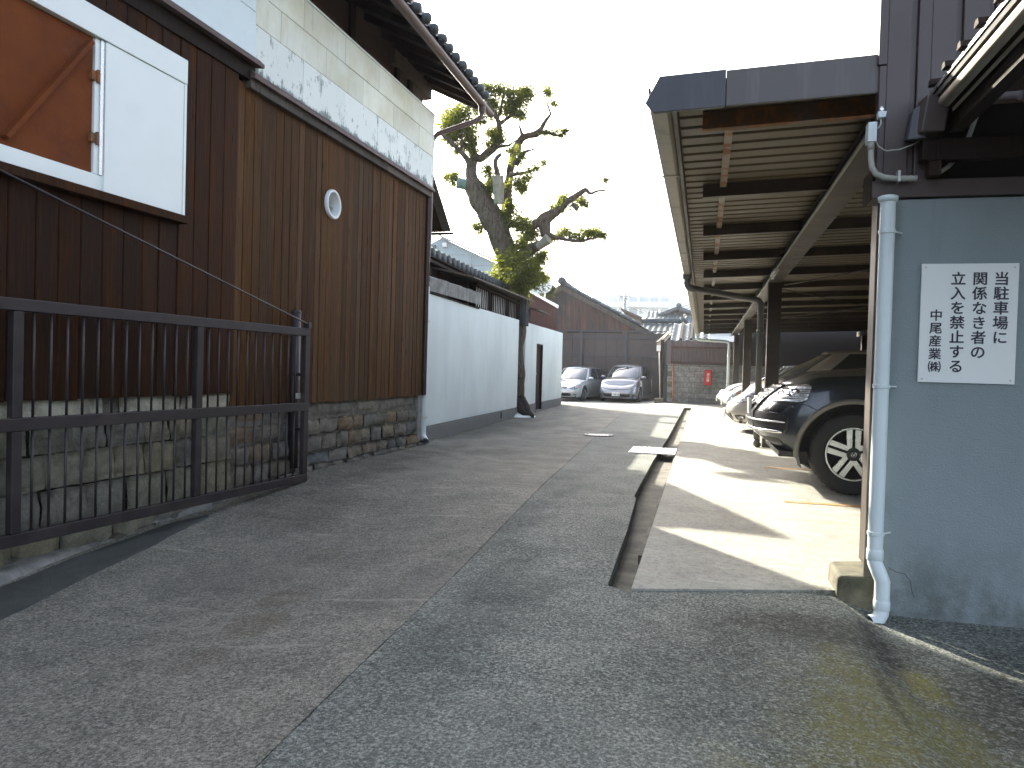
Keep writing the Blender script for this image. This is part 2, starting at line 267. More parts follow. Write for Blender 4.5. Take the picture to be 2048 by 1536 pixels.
paint('paint_navy',(.020,.026,.034),.5,.28);paint('paint_silver',(.52,.56,.56),.7,.32);paint('paint_pewter',(.36,.36,.37),.7,.32);paint('paint_champagne',(.50,.46,.41),.5,.34);paint('paint_white',(.62,.63,.62),.4,.34)
M['trim_black']=mat('trim_black',(.02,.02,.021),.5,0,.1)
M['arch_reflection']=mat('arch_reflection',(.20,.19,.16),.5,0,.06)  # reflected light on the arch lips, put into a paler colour
# tree
s=SH('bark');co=s.map((16,16,2.2));n=s.noise(1.6,8,.72,co,.8);v=s.vor(1.,s.map((22,22,4.5)));k=s.noise(3,5)
c=s.ramp(n,[(.28,(.05,.038,.028)),(.5,(.15,.118,.088)),(.72,(.27,.225,.18))]);c=s.mix(s.rng(v,.05,.34,.8,0),c,(.03,.024,.02));c=s.mix(s.rng(k,.55,.75,0,.45),c,(.23,.20,.17))
s.bump(s.ma('ADD',n,s.ma('MULTIPLY',s.rng(v,.0,.3),1.2)),.09);M['bark']=s.fin(c,.9,0,.25)
s=SH('bark_low');c=s.ramp(s.noise(1.6,8,.72,s.map((16,16,3)),.8),[(.3,(.018,.014,.012)),(.55,(.05,.04,.034)),(.75,(.20,.17,.15))]);s.bump(s.noise(1.6,8,.7,s.map((16,16,3))),.05);M['bark_low']=s.fin(c,.9,0,.25)
def leaf(name,cols,tl=.45):
    s=SH(name);r=s.N('ShaderNodeNewGeometry').outputs['Random Per Island'];c=s.ramp(r,[(i/(len(cols)-1),q) for i,q in enumerate(cols)])
    s.fin(c,.42,0,.5);t=s.N('ShaderNodeBsdfTranslucent');s.put(t.inputs[0],s.mix(.5,c,(.28,.30,.03),'MIX'));mx=s.N('ShaderNodeMixShader');mx.inputs[0].default_value=tl
    s.t.links.new(s.b.outputs[0],mx.inputs[1]);s.t.links.new(t.outputs[0],mx.inputs[2]);s.t.links.new(mx.outputs[0],s.t.nodes['Material Output'].inputs[0]);M[name]=s.m
leaf('leaf',[(.04,.062,.013),(.08,.112,.02),(.14,.17,.028),(.23,.235,.038)],.68)
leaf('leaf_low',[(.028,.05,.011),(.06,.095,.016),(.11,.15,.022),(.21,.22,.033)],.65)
leaf('needle',[(.016,.034,.012),(.03,.055,.018),(.05,.075,.02)],.25)
M['wrap_green']=mat('wrap_green',(.16,.24,.20),.7,0,.2,9)
M['wrap_grey']=mat('wrap_grey',(.27,.26,.20),.8,0,.2,9)
M['net_black']=mat('net_black',(.018,.02,.022),.8,0,.3)
M['cut_wood']=mat('cut_wood',(.33,.20,.12),.8,0,.2,12)

# ------------------------------------------------------------------ mesh builder
class MB:
    def __init__(s): s.v=[];s.f=[];s.mi=[]
    def add(s,v,f,m=0):
        o=len(s.v);s.v+=[tuple(map(float,p)) for p in v];s.f+=[tuple(i+o for i in q) for q in f];s.mi+=[m]*len(f);return s
    def box(s,x0,x1,y0,y1,z0,z1,m=0):
        return s.hexa([(x0,y0,z0),(x1,y0,z0),(x1,y1,z0),(x0,y1,z0),(x0,y0,z1),(x1,y0,z1),(x1,y1,z1),(x0,y1,z1)],m)
    def hexa(s,p,m=0): return s.add(p,[(3,2,1,0),(4,5,6,7),(0,1,5,4),(1,2,6,5),(2,3,7,6),(3,0,4,7)],m)
    def bar(s,a,b,w,h,up=(0,0,1),m=0):
        a=Vector(a);b=Vector(b);d=(b-a).normalized();sd=d.cross(Vector(up)).normalized()*(w/2);u=sd.cross(d).normalized()*(h/2)
        return s.hexa([a-sd-u,a+sd-u,b+sd-u,b-sd-u,a-sd+u,a+sd+u,b+sd+u,b-sd+u],m)
    def tube(s,pts,r,n=10,cap=True,m=0,jit=0):
        pts=[Vector(p) for p in pts];R=r if isinstance(r,(list,tuple)) else [r]*len(pts);o=len(s.v);ref=None
        for i,p in enumerate(pts):
            d=(pts[min(i+1,len(pts)-1)]-pts[max(i-1,0)]).normalized()
            if ref is None: ref=d.orthogonal().normalized()
            ref=(ref-d*ref.dot(d)).normalized();q=d.cross(ref)
            for k in range(n):
                a=2*PI*k/n;rr=R[i]
                if jit: rr*=1+jit*noise.noise(Vector((p.x*2+math.cos(a)*1.3,p.y*2+math.sin(a)*1.3,p.z*3)))
                s.v.append(tuple(p+(ref*math.cos(a)+q*math.sin(a))*rr))
        for i in range(len(pts)-1):
            for k in range(n):
                k2=(k+1)%n;s.f.append((o+i*n+k,o+i*n+k2,o+(i+1)*n+k2,o+(i+1)*n+k));s.mi.append(m)
        if cap: s.f+=[tuple(o+k for k in range(n))[::-1],tuple(o+(len(pts)-1)*n+k for k in range(n))];s.mi+=[m,m]
        return s
    def prism(s,poly,vec,m=0):
        n=len(poly);v=Vector(vec);a=[Vector(p) for p in poly]
        return s.add(a+[p+v for p in a],[tuple(range(n))[::-1],tuple(range(n,2*n))]+[(i,(i+1)%n,(i+1)%n+n,i+n) for i in range(n)],m)
    def grid(s,P,nu,nv,m=0,flip=False):
        o=len(s.v)
        for i in range(nu+1):
            for j in range(nv+1): s.v.append(tuple(map(float,P(i,j))))
        for i in range(nu):
            for j in range(nv):
                q=(o+i*(nv+1)+j,o+(i+1)*(nv+1)+j,o+(i+1)*(nv+1)+j+1,o+i*(nv+1)+j+1);s.f.append(q[::-1] if flip else q);s.mi.append(m)
        return s
    def lathe(s,prof,c=(0,0,0),ax='z',n=24,m=0,arc=2*PI):
        o=len(s.v);full=abs(arc-2*PI)<1e-6;nn=n if full else n+1
        for (r,h) in prof:
            for k in range(nn):
                a=arc*k/n;x,y=r*math.cos(a),r*math.sin(a)
                p={'z':(x,y,h),'y':(x,h,y),'x':(h,x,y)}[ax];s.v.append((p[0]+c[0],p[1]+c[1],p[2]+c[2]))
        for i in range(len(prof)-1):
            for k in range(n):
                k2=(k+1)%nn;s.f.append((o+i*nn+k,o+i*nn+k2,o+(i+1)*nn+k2,o+(i+1)*nn+k));s.mi.append(m)
        return s
    def mesh(s,name,mats,smooth=False,off=(0,0,0)):
        me=bpy.data.meshes.new(name);me.from_pydata([(a-off[0],b-off[1],c-off[2]) for a,b,c in s.v],[],s.f)
        for mm in (mats if isinstance(mats,(list,tuple)) else [mats]): me.materials.append(M[mm] if isinstance(mm,str) else mm)
        me.polygons.foreach_set('material_index',s.mi)
        if smooth: me.polygons.foreach_set('use_smooth',[True]*len(me.polygons))
        me.update();return me
    def build(s,name,mats,parent=None,smooth=False,bevel=0,seg=2,auto=None):
        r=parent
        while r is not None and r.parent is not None: r=r.parent
        o=bpy.data.objects.new(name,s.mesh(name,mats,smooth,r.location if r else (0,0,0)));COL.objects.link(o);o.parent=parent
        if bevel:
            b=o.modifiers.new('bevel','BEVEL');b.width=bevel;b.segments=seg;b.limit_method='ANGLE';b.angle_limit=.6
        if auto:
            me=o.data;me.polygons.foreach_set('use_smooth',[True]*len(me.polygons));me.set_sharp_from_angle(angle=auto)
        return o
def tag(o,label,cat,group=None):
    o['label']=label;o['category']=cat
    if group: o['group']=group
    return o
def thing(name,label,cat,loc=(0,0,0),group=None):
    o=bpy.data.objects.new(name,None);COL.objects.link(o);o.location=tuple(map(float,loc));o.empty_display_size=.2;return tag(o,label,cat,group)
def struct(o): o['kind']='structure';return o
def stuff(o): o['kind']='stuff';return o
def inst(name,me,parent,loc,rz=0.,sc=(1,1,1),rot=None):
    o=bpy.data.objects.new(name,me);COL.objects.link(o);o.parent=parent
    r=parent
    while r is not None and r.parent is not None: r=r.parent
    o.location=Vector(tuple(map(float,loc)))-(r.location if r else Vector());o.rotation_euler=rot or (0,0,rz);o.scale=sc;return o
FONT=None
def text(name,body,size,mt,parent,org,right,up,bold=0.,ext=.0006):
    c=bpy.data.curves.new(name,'FONT');c.body=body;c.size=size;c.align_x='CENTER';c.align_y='CENTER'
    t=bpy.data.objects.new(name,c);COL.objects.link(t);dg=bpy.context.evaluated_depsgraph_get();me0=bpy.data.meshes.new_from_object(t.evaluated_get(dg));bpy.data.objects.remove(t);bpy.data.curves.remove(c)
    r=Vector(right).normalized();u=Vector(up).normalized();n=r.cross(u);q=parent
    while q is not None and q.parent is not None: q=q.parent
    o=Vector(tuple(map(float,org)))-(q.location if q else Vector());m=MB()
    for k,(dx,dy) in enumerate([(0,0)]+([(math.cos(PI*i/3),math.sin(PI*i/3)) for i in range(6)] if bold else [])):   # strokes thickened by shifted copies, each a hair proud of the last
        m.add([o+r*(v.co.x+dx*bold)+u*(v.co.y+dy*bold)+n*(ext+k*.00005) for v in me0.vertices],[tuple(p.vertices) for p in me0.polygons])
    ob=bpy.data.objects.new(name,m.mesh(name,mt));COL.objects.link(ob);ob.parent=parent;return ob
R=random.uniform
def lerp(a,b,t): return a+(b-a)*t
def pw(pts,x):
    if x<=pts[0][0]: return pts[0][1]
    for (a,b),(c,d) in zip(pts,pts[1:]):
        if x<=c: return b+(d-b)*(x-a)/(c-a)
    return pts[-1][1]
#==BODY==
# ------------------------------------------------------------------ the setting: ground, paving, drain, slab
def sheet(name,xl,xr,y0,y1,mt,dz=0.,ny=90,nx=14,zf=None,jag=0.,thick=.05,ys=None,js=(0,1)):
    m=MB();ys=ys or [y0+(y1-y0)*(i/ny)**1.5 for i in range(ny+1)];ny=len(ys)-1
    def P(i,j):
        y=ys[i];a,b=xl(y),xr(y);x=lerp(a,b,j/nx)
        if jag and ((j==0 and 0 in js) or (j==nx and 1 in js)): x+=jag*noise.noise(Vector((y*9,j,3)))+jag*.6*noise.noise(Vector((y*31,j,7)))
        return (x,y,(zf or gz)(x,y)+dz)
    m.grid(P,ny,nx,0,True)
    for e in (0,nx):                                   # side skirts give the sheet its thickness
        m.grid(lambda i,j:(P(i,e)[0],P(i,e)[1],P(i,e)[2]-(0 if j==0 else thick)),ny,1,0,e==nx)
    for e in (0,ny): m.grid(lambda i,j:(P(e,i)[0],P(e,i)[1],P(e,i)[2]-(0 if j==0 else thick)),nx,1,0,e==0)
    return struct(m.build(name,mt))
gm=MB();gm.grid(lambda i,j:((-1 if j<8 else 1)*abs(j-8)**3*1.1,-30+ (i**2.2)*1.6,gz((-1 if j<8 else 1)*abs(j-8)**3*1.1,-30+(i**2.2)*1.6)-.16),24,16,0,True)
struct(gm.build('ground','soil'))
seam=lambda y:pw([(-4,-1.02),(1.69,-1.15),(2.49,-1.2),(4.85,-1.33),(16.7,-1.93),(24.6,-2.3)],y)
drl=lambda y:pw([(3.7,-.44),(5.0,-.47),(6.42,-.53),(6.45,-.555),(9.28,-.57),(12.2,-.55),(24.6,-.58)],y)
slx=lambda y:pw([(3.7,-.315),(7.6,-.325),(25.,-.36)],y)
wallx=lambda y:-4.6
sheet('left_paving',wallx,lambda y:seam(y)-.0025,-4,24.6,'paving_left',jag=.006)
f0=list(-4+6.519*np.linspace(0,1,60)**.8)
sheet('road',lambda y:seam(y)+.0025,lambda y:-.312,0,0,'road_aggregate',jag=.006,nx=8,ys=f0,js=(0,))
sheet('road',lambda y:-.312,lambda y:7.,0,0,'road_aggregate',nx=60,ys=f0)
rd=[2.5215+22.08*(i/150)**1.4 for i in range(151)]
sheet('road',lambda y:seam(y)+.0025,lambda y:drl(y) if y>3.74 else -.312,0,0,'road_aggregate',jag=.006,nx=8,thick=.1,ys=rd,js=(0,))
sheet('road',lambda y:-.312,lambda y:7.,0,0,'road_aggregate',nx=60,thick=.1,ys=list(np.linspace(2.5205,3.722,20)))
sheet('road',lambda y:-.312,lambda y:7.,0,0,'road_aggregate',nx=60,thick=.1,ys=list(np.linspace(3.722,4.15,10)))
sheet('rear_yard',lambda y:-12.,lambda y:9.,24.6,60,'slab_concrete',ny=40,nx=30,dz=-.004)
struct(MB().box(-.62,-.30,3.72,24.6,-.13,-.085).build('drain_channel','drain_floor'))
fr=lambda x:3.69+.32*max(0,x+.32)/.97             # front edge of the slab
ms=MB()
for (a,b) in ((3.69,11.93),(11.95,19.98),(20.,24.596)):   # three pours with open joints
    n=26
    ms.grid(lambda i,j:(lambda x:(x,max(fr(x),lerp(a,b,i/n)) if a<4 and i==0 else lerp(a,b,i/n),0.))(lerp(slx(lerp(a,b,i/n)),7.,(j/18)**1.6)),n,18,0,True)
    ms.grid(lambda i,j:(slx(lerp(a,b,i/n)),lerp(a,b,i/n),-.12*j),n,1,0,False)
    ms.grid(lambda i,j:(lambda x:(x,fr(x) if a<4 else a,-.14*j))(lerp(slx(a),7.,(i/18)**1.6)),18,1,0,True)
struct(ms.build('parking_slab','slab_concrete'))
struct(MB().box(-.35,7,4.5,24.6,-.14,-.03).build('slab_bed','drain_floor'))
# dark asphalt strip and pale kerb at the foot of the stone wall
ka=[G(*p) for p in [(0,1165),(75,1136),(150,1106),(220,1082),(290,1058),(345,1040)]];kb=[G(*p) for p in [(0,1255),(60,1225),(125,1190),(200,1150),(280,1112),(350,1083)]]
def along(pts,t):
    t*=len(pts)-1;i=min(int(t),len(pts)-2);return pts[i]+(pts[i+1]-pts[i])*(t-i)
def strip(name,A,B,mt,dz,n=60,nx=6,jag=.0,crown=0):
    m=MB()
    ext=lambda P:[P[0]+(P[0]-P[1])*k for k in (14.,)]+P
    A=ext(A);B=ext(B)
    def P(i,j):
        a,b=along(A,i/n),along(B,i/n);s=j/nx;p=a+(b-a)*s
        jj=jag*(noise.noise(Vector((p[1]*7,p[0]*7,1)))+.7*noise.noise(Vector((p[1]*23,p[0]*23,4))))*(1 if j in(0,nx) else .3)
        return (p[0]+jj,p[1],gz(p[0],p[1])+dz+crown*(1-(2*s-1)**2)-(.02 if j in (0,nx) else 0))
    m.grid(P,n,nx,0,True);return struct(m.build(name,mt,smooth=True))
kb2=[G(*p) for p in [(0,1255),(60,1225),(125,1190),(200,1150),(280,1112),(350,1072),(418,1036)]];ka2=ka+[G(416,1030)]
strip('asphalt_strip',ka2,kb2,'asphalt',.005,jag=.02)
kw=[G(*p) for p in [(0,1128),(75,1104),(150,1078),(220,1057),(290,1040),(345,1026),(420,1008)]];ka3=[G(*p) for p in [(0,1172),(75,1140),(150,1110),(220,1084),(290,1058),(345,1039),(425,1017)]]
strip('kerb_strip',kw,ka3,'kerb_concrete',.012,jag=.02,crown=.02)

# ------------------------------------------------------------------ big wooden house on the left
BY,BX,BB=9.75,-3.8,.025
def bx(y,o=0.): return BX+BB*(y-BY)+o
def PB(u,v): return PL(u,v,BX,BY,BB)
house=thing('wooden_house','big brown board-clad house with white upper panels on a stone footing, left of the alley','house',(bx(6),6,0))
def slab(m,y0,y1,z0,z1,o0,o1,mi=0):
    m.hexa([(bx(y0,o0),y0,z0),(bx(y0,o1),y0,z0),(bx(y1,o1),y1,z0),(bx(y1,o0),y1,z0),(bx(y0,o0),y0,z1),(bx(y0,o1),y0,z1),(bx(y1,o1),y1,z1),(bx(y1,o0),y1,z1)],mi);return m
# core walls behind the cladding, the upper one lengthened past the corner to block sun
core=MB();slab(core,-2,9.72,-.2,4.55,-.75,-.16);slab(core,-2,10.13,4.5,6.2,-.8,-.29);core.hexa([(-9,-2,-.2),(bx(-2,-.74),-2,-.2),(bx(9.7,-.74),9.7,-.2),(-9,9.7,-.2),(-9,-2,6.2),(bx(-2,-.74),-2,6.2),(bx(9.7,-.74),9.7,6.2),(-9,9.7,6.2)])
core.build('wall','plaster_brown',house)
def plank(y0,y1,z0,z1,out,mt,cut=None):
    m=MB();g=.004;c=.006;t=.028;tilt=R(-.003,.003)
    if cut:                                              # a board bitten by the round vent
        cy,cz,cr=cut;n=10;ys=[lerp(y0+g/2,y1-g/2,i/n) for i in range(n+1)]
        zt=lambda y:cz+math.sqrt(max(0,cr*cr-(y-cy)**2));zb=lambda y:cz-math.sqrt(max(0,cr*cr-(y-cy)**2))
        for a,b in zip(ys,ys[1:]):
            for (l0,l1,h0,h1) in ((z0,z0,zb(a),zb(b)),(zt(a),zt(b),z1,z1)):
                m.hexa([(bx(a,out-t),a,l0),(bx(a,out),a,l0),(bx(b,out),b,l1),(bx(b,out-t),b,l1),(bx(a,out-t),a,h0),(bx(a,out),a,h0),(bx(b,out),b,h1),(bx(b,out-t),b,h1)])
        return m.build('plank',mt,house)
    a,b=y0+g/2,y1-g/2
    m.prism([(bx(a,out-t),a,z0),(bx(a,out-c+tilt),a,z0),(bx(a,out+tilt),a+c,z0),(bx(b,out-tilt),b-c,z0),(bx(b,out-c-tilt),b,z0),(bx(b,out-t),b,z0)],(0,0,z1-z0));return m.build('plank',mt,house)
ys=[PB(u,500)[1] for u in (8,65,110,155,198,240,278,311,349,381,410,438,464)]
ys=[ys[0]-.2*k for k in range(9,0,-1)]+ys;ys[-1]=5.50
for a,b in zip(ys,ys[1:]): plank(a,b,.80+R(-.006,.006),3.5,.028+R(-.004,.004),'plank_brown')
VENT=PB(664,409);vr=.150
y=5.505
while y<9.62:
    b=min(y+R(.100,.128),9.64)
    if 9.64-b<.05: b=9.64
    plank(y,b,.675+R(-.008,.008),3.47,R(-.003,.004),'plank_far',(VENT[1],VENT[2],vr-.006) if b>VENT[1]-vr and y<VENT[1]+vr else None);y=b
slab(MB(),9.64,9.75,.68,3.47,-.1,.03).build('corner_board','timber_dark',house,bevel=.004)
# stone footing, stone by stone, on a recessed mortar bed
slab(MB(),-2,9.70,-.4,.80,-.3,-.045).build('mortar_bed','mortar',house)
def stone(y0,y1,z0,z1,o,parent,mt,rough=.018,name='foundation_stone',batter=.06,X=bx):
    m=MB();n=5;k=5;sd=R(0,100)
    def P(i,j):
        s,t=i/n,j/k;e=max(abs(2*s-1),abs(2*t-1));y=lerp(y0,y1,s);z=lerp(z0,z1,t)
        y+=.018*noise.noise(Vector((sd,t*2,1)))*(1 if i in(0,n) else .3);z+=.016*noise.noise(Vector((s*2,sd,2)))*(1 if j in(0,k) else .3)
        d=-.026*(e**6)+rough*noise.noise(Vector((y*7,z*7,sd)))+.5*rough*noise.noise(Vector((y*19,z*19,sd)))
        return (X(y,o+d+batter*(.8-z)),y,z)
    m.grid(P,n,k,0,False)
    o0=len(m.v);m.v+=[(X(y0,o-.12),y0,z0),(X(y1,o-.12),y1,z0),(X(y1,o-.12),y1,z1),(X(y0,o-.12),y0,z1)]
    idx=lambda i,j:i*(k+1)+j
    for i in range(n): m.f+=[(o0,idx(i,0),idx(i+1,0))] if i<n//2 else [(o0+1,idx(i,0),idx(i+1,0))];m.mi.append(0)
    for i in range(n): m.f+=[(idx(i,k),o0+3,idx(i+1,k))] if i<n//2 else [(idx(i,k),o0+2,idx(i+1,k))];m.mi.append(0)
    for j in range(k): m.f+=[(idx(0,j),o0 if j<k//2 else o0+3,idx(0,j+1))];m.mi.append(0)
    for j in range(k): m.f+=[(idx(n,j),idx(n,j+1),o0+1 if j<k//2 else o0+2)];m.mi.append(0)
    return m.build(name,mt,parent,smooth=True)
def course(y0,y1,z0,z1,wmin,wmax,o,mt,rough=.018,gap=.006,**kw):
    y=y0
    while y<y1-.05:
        b=min(y+R(wmin,wmax),y1)
        if y1-b<wmin*.6: b=y1
        stone(y+gap/2,b-gap/2,z0(y)+gap/2 if callable(z0) else z0+gap/2,z1-gap/2,o+R(-.012,.012),house,mt,rough,**kw);y=b
# near part: four squared courses under a ledge of pale granite blocks
for k,(a,b) in enumerate(((-.30,-.02),(-.02,.24),(.24,.46),(.46,.635))): course(1.2+.1*k,5.52,a,b,.24,.42,.0,'stone_near',.014)
course(1.3,4.18,.64,.815,.62,.9,.0,'granite',.012);course(4.32,5.52,.64,.815,.6,.75,.0,'granite',.012)
# far part: rougher coloured stones under a dressed course
for a,b in ((-.06,.155),(.165,.335),(.345,.505)): course(5.53,9.55,a,b,.24,.42,-.03,'stone',.022,.016)
course(5.53,9.50,.515,.675,.40,.95,-.04,'stone',.012,.014)
slab(MB(),9.55,9.68,-.1,.675,-.2,.0).build('corner_stone','kerb_concrete',house,bevel=.01)
for i in range(13):
    y=2.2+i*.36;w=R(.26,.42);b=G(200,1100)
    stone(y,y+w,gz(-3.85,y)-.06,gz(-3.85,y)+R(.02,.06),R(.05,.10),house,'rubble',.03,'footing_stone',.0)
for i in range(10):
    y=6.4+i*.33;w=R(.24,.36);stone(y,y+w,-.04,R(.03,.055),R(.09,.13),house,'rubble',.02,'footing_stone',.0)
# eaves flashing over the boards
def flash(y0,y1,z0,z1,name,mt,o=.075):
    m=MB();P=[(-.05,z1),(o*.55,z1-.012),(o,z0+.03),(o,z0),(o-.02,z0),(-.05,z0+.02)]
    m.prism([(bx(y0,a),y0,z) for a,z in P],(bx(y1)-bx(y0),y1-y0,0));return m.build(name,mt,house)
flash(-2,5.71,3.625,3.715,'flashing','cap_brown',.12);slab(MB(),-2,5.69,3.5,3.64,-.1,.045).build('trim_board','timber_dark',house,bevel=.004)
flash(5.62,9.74,3.515,3.60,'flashing','cap_brown',.09)
yy=[5.62,6.9,8.3,9.74]
for a,b in zip(yy,yy[1:]): slab(MB(),a+.002,b-.002,3.435,3.52,-.06,.05).build('trim_board','timber_grey',house,bevel=.004)
# white upper panels: three rows of separate sheets with open joints
rows=[(3.585,4.015,[5.69]+[PB(*p)[1] for p in [(602,165),(685,220),(752,265),(809,305)]]+[9.82],'panel_peel'),
      (4.02,4.305,[5.69]+[PB(*p)[1] for p in [(558,60),(649,130),(723,195),(784,240),(835,285)]]+[9.82],'panel_cream'),
      (4.31,4.60,[5.69,6.47]+[PB(*p)[1] for p in [(688,95),(755,155),(812,203)]]+[9.82],'panel_cream')]
for z0,z1,e,mt in rows:
    for a,b in zip(e,e[1:]): slab(MB(),a+.003,b-.003,z0,z1,.0,.022+R(-.002,.002)).build('panel',mt,house,bevel=.003,seg=1)
slab(MB(),5.66,9.83,4.60,4.622,-.30,.034).build('coping','white_sheet',house)
slab(MB(),5.68,9.80,3.56,4.60,-.3,-.004).build('panel_backing','panel_cream',house)
for z0,z1,e in ((3.70,4.10,[-2,-.2,1.6,3.0,4.35,5.685]),(4.105,4.75,[-2,.2,1.9,3.6,5.12,5.685]),(4.755,5.3,[-2,1,3,5.685])):
    for a,b in zip(e,e[1:]): slab(MB(),a+.002,b-.002,z0,z1,.01,.045).build('panel','blue_panel',house,bevel=.002,seg=1)
slab(MB(),-2,5.68,3.66,5.3,-.3,.009).build('panel_backing','blue_panel',house)
# recessed upper storey with posts and slotted openings, eaves, gutter and roof
for y in (4.2,5.5,6.75,7.95,9.2,9.62): slab(MB(),y-.06,y+.06,4.6,5.6,-.30,-.25).build('post','timber_dark',house,bevel=.005)
def slot(y0,y1,z0,z1):
    m=MB();n=8;r=(z1-z0)/2;poly=[(y1-r+r*math.sin(PI*k/n),(z0+z1)/2-r*math.cos(PI*k/n)) for k in range(n+1)]+[(y0+r-r*math.sin(PI*k/n),(z0+z1)/2+r*math.cos(PI*k/n)) for k in range(n+1)]
    m.prism([(bx(y,-.29),y,z) for y,z in poly],(.035,0,0));return m.build('slotted_vent','cap_brown',house)
for y in (4.5,5.75,7.0,8.25): slot(y,y+.75,4.78,4.93)
EX,EZ=-3.28,4.88;ey=lambda y:EX+.0*(y-10)
SL=.48
roofpt=lambda x,z0=0.:EZ+z0+(EX-x)*SL
RM=MB();RM.hexa([(-8.6,-2,roofpt(-8.6,.06)),(EX+.03,-2,roofpt(EX+.03,.06)),(EX+.03,10.42,roofpt(EX+.03,.06)),(-8.6,10.42,roofpt(-8.6,.06)),(-8.6,-2,roofpt(-8.6,.16)),(EX+.03,-2,roofpt(EX+.03,.16)),(EX+.03,10.42,roofpt(EX+.03,.16)),(-8.6,10.42,roofpt(-8.6,.16))])
RM.build('roof','timber_dark',house)
for k in range(15):
    y=3.6+k*.47;MB().bar((EX-.02,y,roofpt(EX-.02,.02)),(-4.35,y,roofpt(-4.35,.02)),.055,.075).build('rafter','timber_dark',house,bevel=.004)
MB().bar((-4.10,9.0,5.13),(-4.10,10.36,5.13),.13,.20).build('purlin','timber_grey',house,bevel=.006)
MB().bar((EX+.0,10.36,roofpt(EX,.03)),(-6.5,10.36,roofpt(-6.5,.03)),.06,.16).build('barge_board','timber_grey',house,bevel=.004)
def halfpipe(m,pts,r,n=10,th=.004):
    for (rr,fl) in ((r,True),(r-th,False)):
        m.grid(lambda i,j:(lambda p,a:(p[0]+rr*math.sin(a),p[1],p[2]-rr*math.cos(a)))(pts[i],lerp(-PI*.5,PI*.5,j/n)),len(pts)-1,n,0,fl)
    return m
gt=halfpipe(MB(),[(EX+.075,y,EZ-.005) for y in np.linspace(-2,10.62,20)],.06)
for y in (-2,10.62): gt.lathe([(0.001,y),(.06,y)],(EX+.075,0,EZ-.005),'y',16)
gt.build('gutter','pipe_brown',house,smooth=True)
for k in range(14): 
    y=4+k*.47;MB().bar((EX-.0,y+.1,EZ+.035),(EX+.14,y+.1,EZ+.0),.012,.004).build('gutter_bracket','pipe_brown',house)
mt_=MB();mt_.lathe([(.0,.08),(.04,.076),(.058,.05),(.065,0),(.065,-.02),(.05,-.02)],(0,0,0),'x',14);mt_.grid(lambda i,j:(-.9*i,.135*(2*j/6-1),.02+.045*math.cos(PI*(2*j/6-1)/1.0)+(.43*i)),1,6,0,False)
tile_me=mt_.mesh('eave_tile','roof_tile',True)
for k in range(34): inst('eave_tile',tile_me,house,(EX+.055+R(-.008,.008),10.36-k*.265,EZ+.175+R(-.006,.006)),R(-.03,.03))
tr=MB();tr.tube([(EX-.2,10.40,roofpt(EX-.2,.22)),(-6.8,10.40,roofpt(-6.8,.22))],.085,10);tr.build('verge_tiles','roof_tile',house,smooth=True)
# round vent through the boards
vp=MB();vp.lathe([(vr-.028,-.30),(vr-.028,.022),(vr-.022,.030),(vr-.004,.032),(vr+.004,.026),(vr+.006,-.01)],(bx(VENT[1]),VENT[1],VENT[2]),'x',36)
vo=vp.build('vent_pipe','pipe_white',house,smooth=True)
dk=MB();dk.lathe([(.001,0),(vr-.03,0)],(bx(VENT[1],-.2),VENT[1],VENT[2]),'x',30);dk.build('vent_back','timber_grey',vo)
MB().hexa([(bx(VENT[1],-.18),VENT[1]-.10,VENT[2]-.10),(bx(VENT[1],-.04),VENT[1]-.10,VENT[2]-.105),(bx(VENT[1],-.04),VENT[1]+.10,VENT[2]-.02),(bx(VENT[1],-.18),VENT[1]+.10,VENT[2]+.06)]+[(bx(VENT[1],-.18),VENT[1]-.10,VENT[2]-.095),(bx(VENT[1],-.04),VENT[1]-.10,VENT[2]-.10),(bx(VENT[1],-.04),VENT[1]+.10,VENT[2]-.015),(bx(VENT[1],-.18),VENT[1]+.10,VENT[2]+.065)]).build('vent_flap','tan',vo)
# shuttered window with a rusty steel door
sw=MB();slab(sw,1.6,4.81,3.15,3.33,-.02,.085);slab(sw,4.785,4.812,2.155,3.15,-.02,.08);slab(sw,1.6,4.055,2.165,2.27,-.02,.06)
W=sw.build('window_surround','white_sheet',house,bevel=.004)
slab(MB(),4.055,4.783,2.165,3.147,-.01,.075).build('white_panel','white_sheet',W,bevel=.003)
slab(MB(),3.985,4.052,2.272,3.147,-.01,.058).build('frame_post','white_sheet',W,bevel=.003)
slab(MB(),4.022,4.05,2.272,3.147,.058,.066).build('frame_strip','alu',W)
d=slab(MB(),2.3,3.98,2.272,3.147,-.01,.044).build('rusty_door','rust_plate',W,bevel=.004);d['label']='rust-brown steel shutter with diagonal brace'
a=PB(6,285);b=PB(172,85)
MB().bar((bx(3.36,.058),3.36,2.31),(bx(3.94,.058),3.94,3.10),.03,.07,(1,0,0)).build('diagonal_brace','rust_plate',W,bevel=.004)
for z in (3.06-.16,2.50): 
    h=slab(MB(),3.955,4.03,z-.03,z+.03,.03,.066);h.tube([(bx(4.0,.07),4.0,z-.04),(bx(4.0,.07),4.0,z+.04)],.012,8);h.build('hinge','rust_beam',W)
slab(MB(),1.6,4.83,2.105,2.163,-.02,.10).build('sill_board','plank_brown',W,bevel=.004)
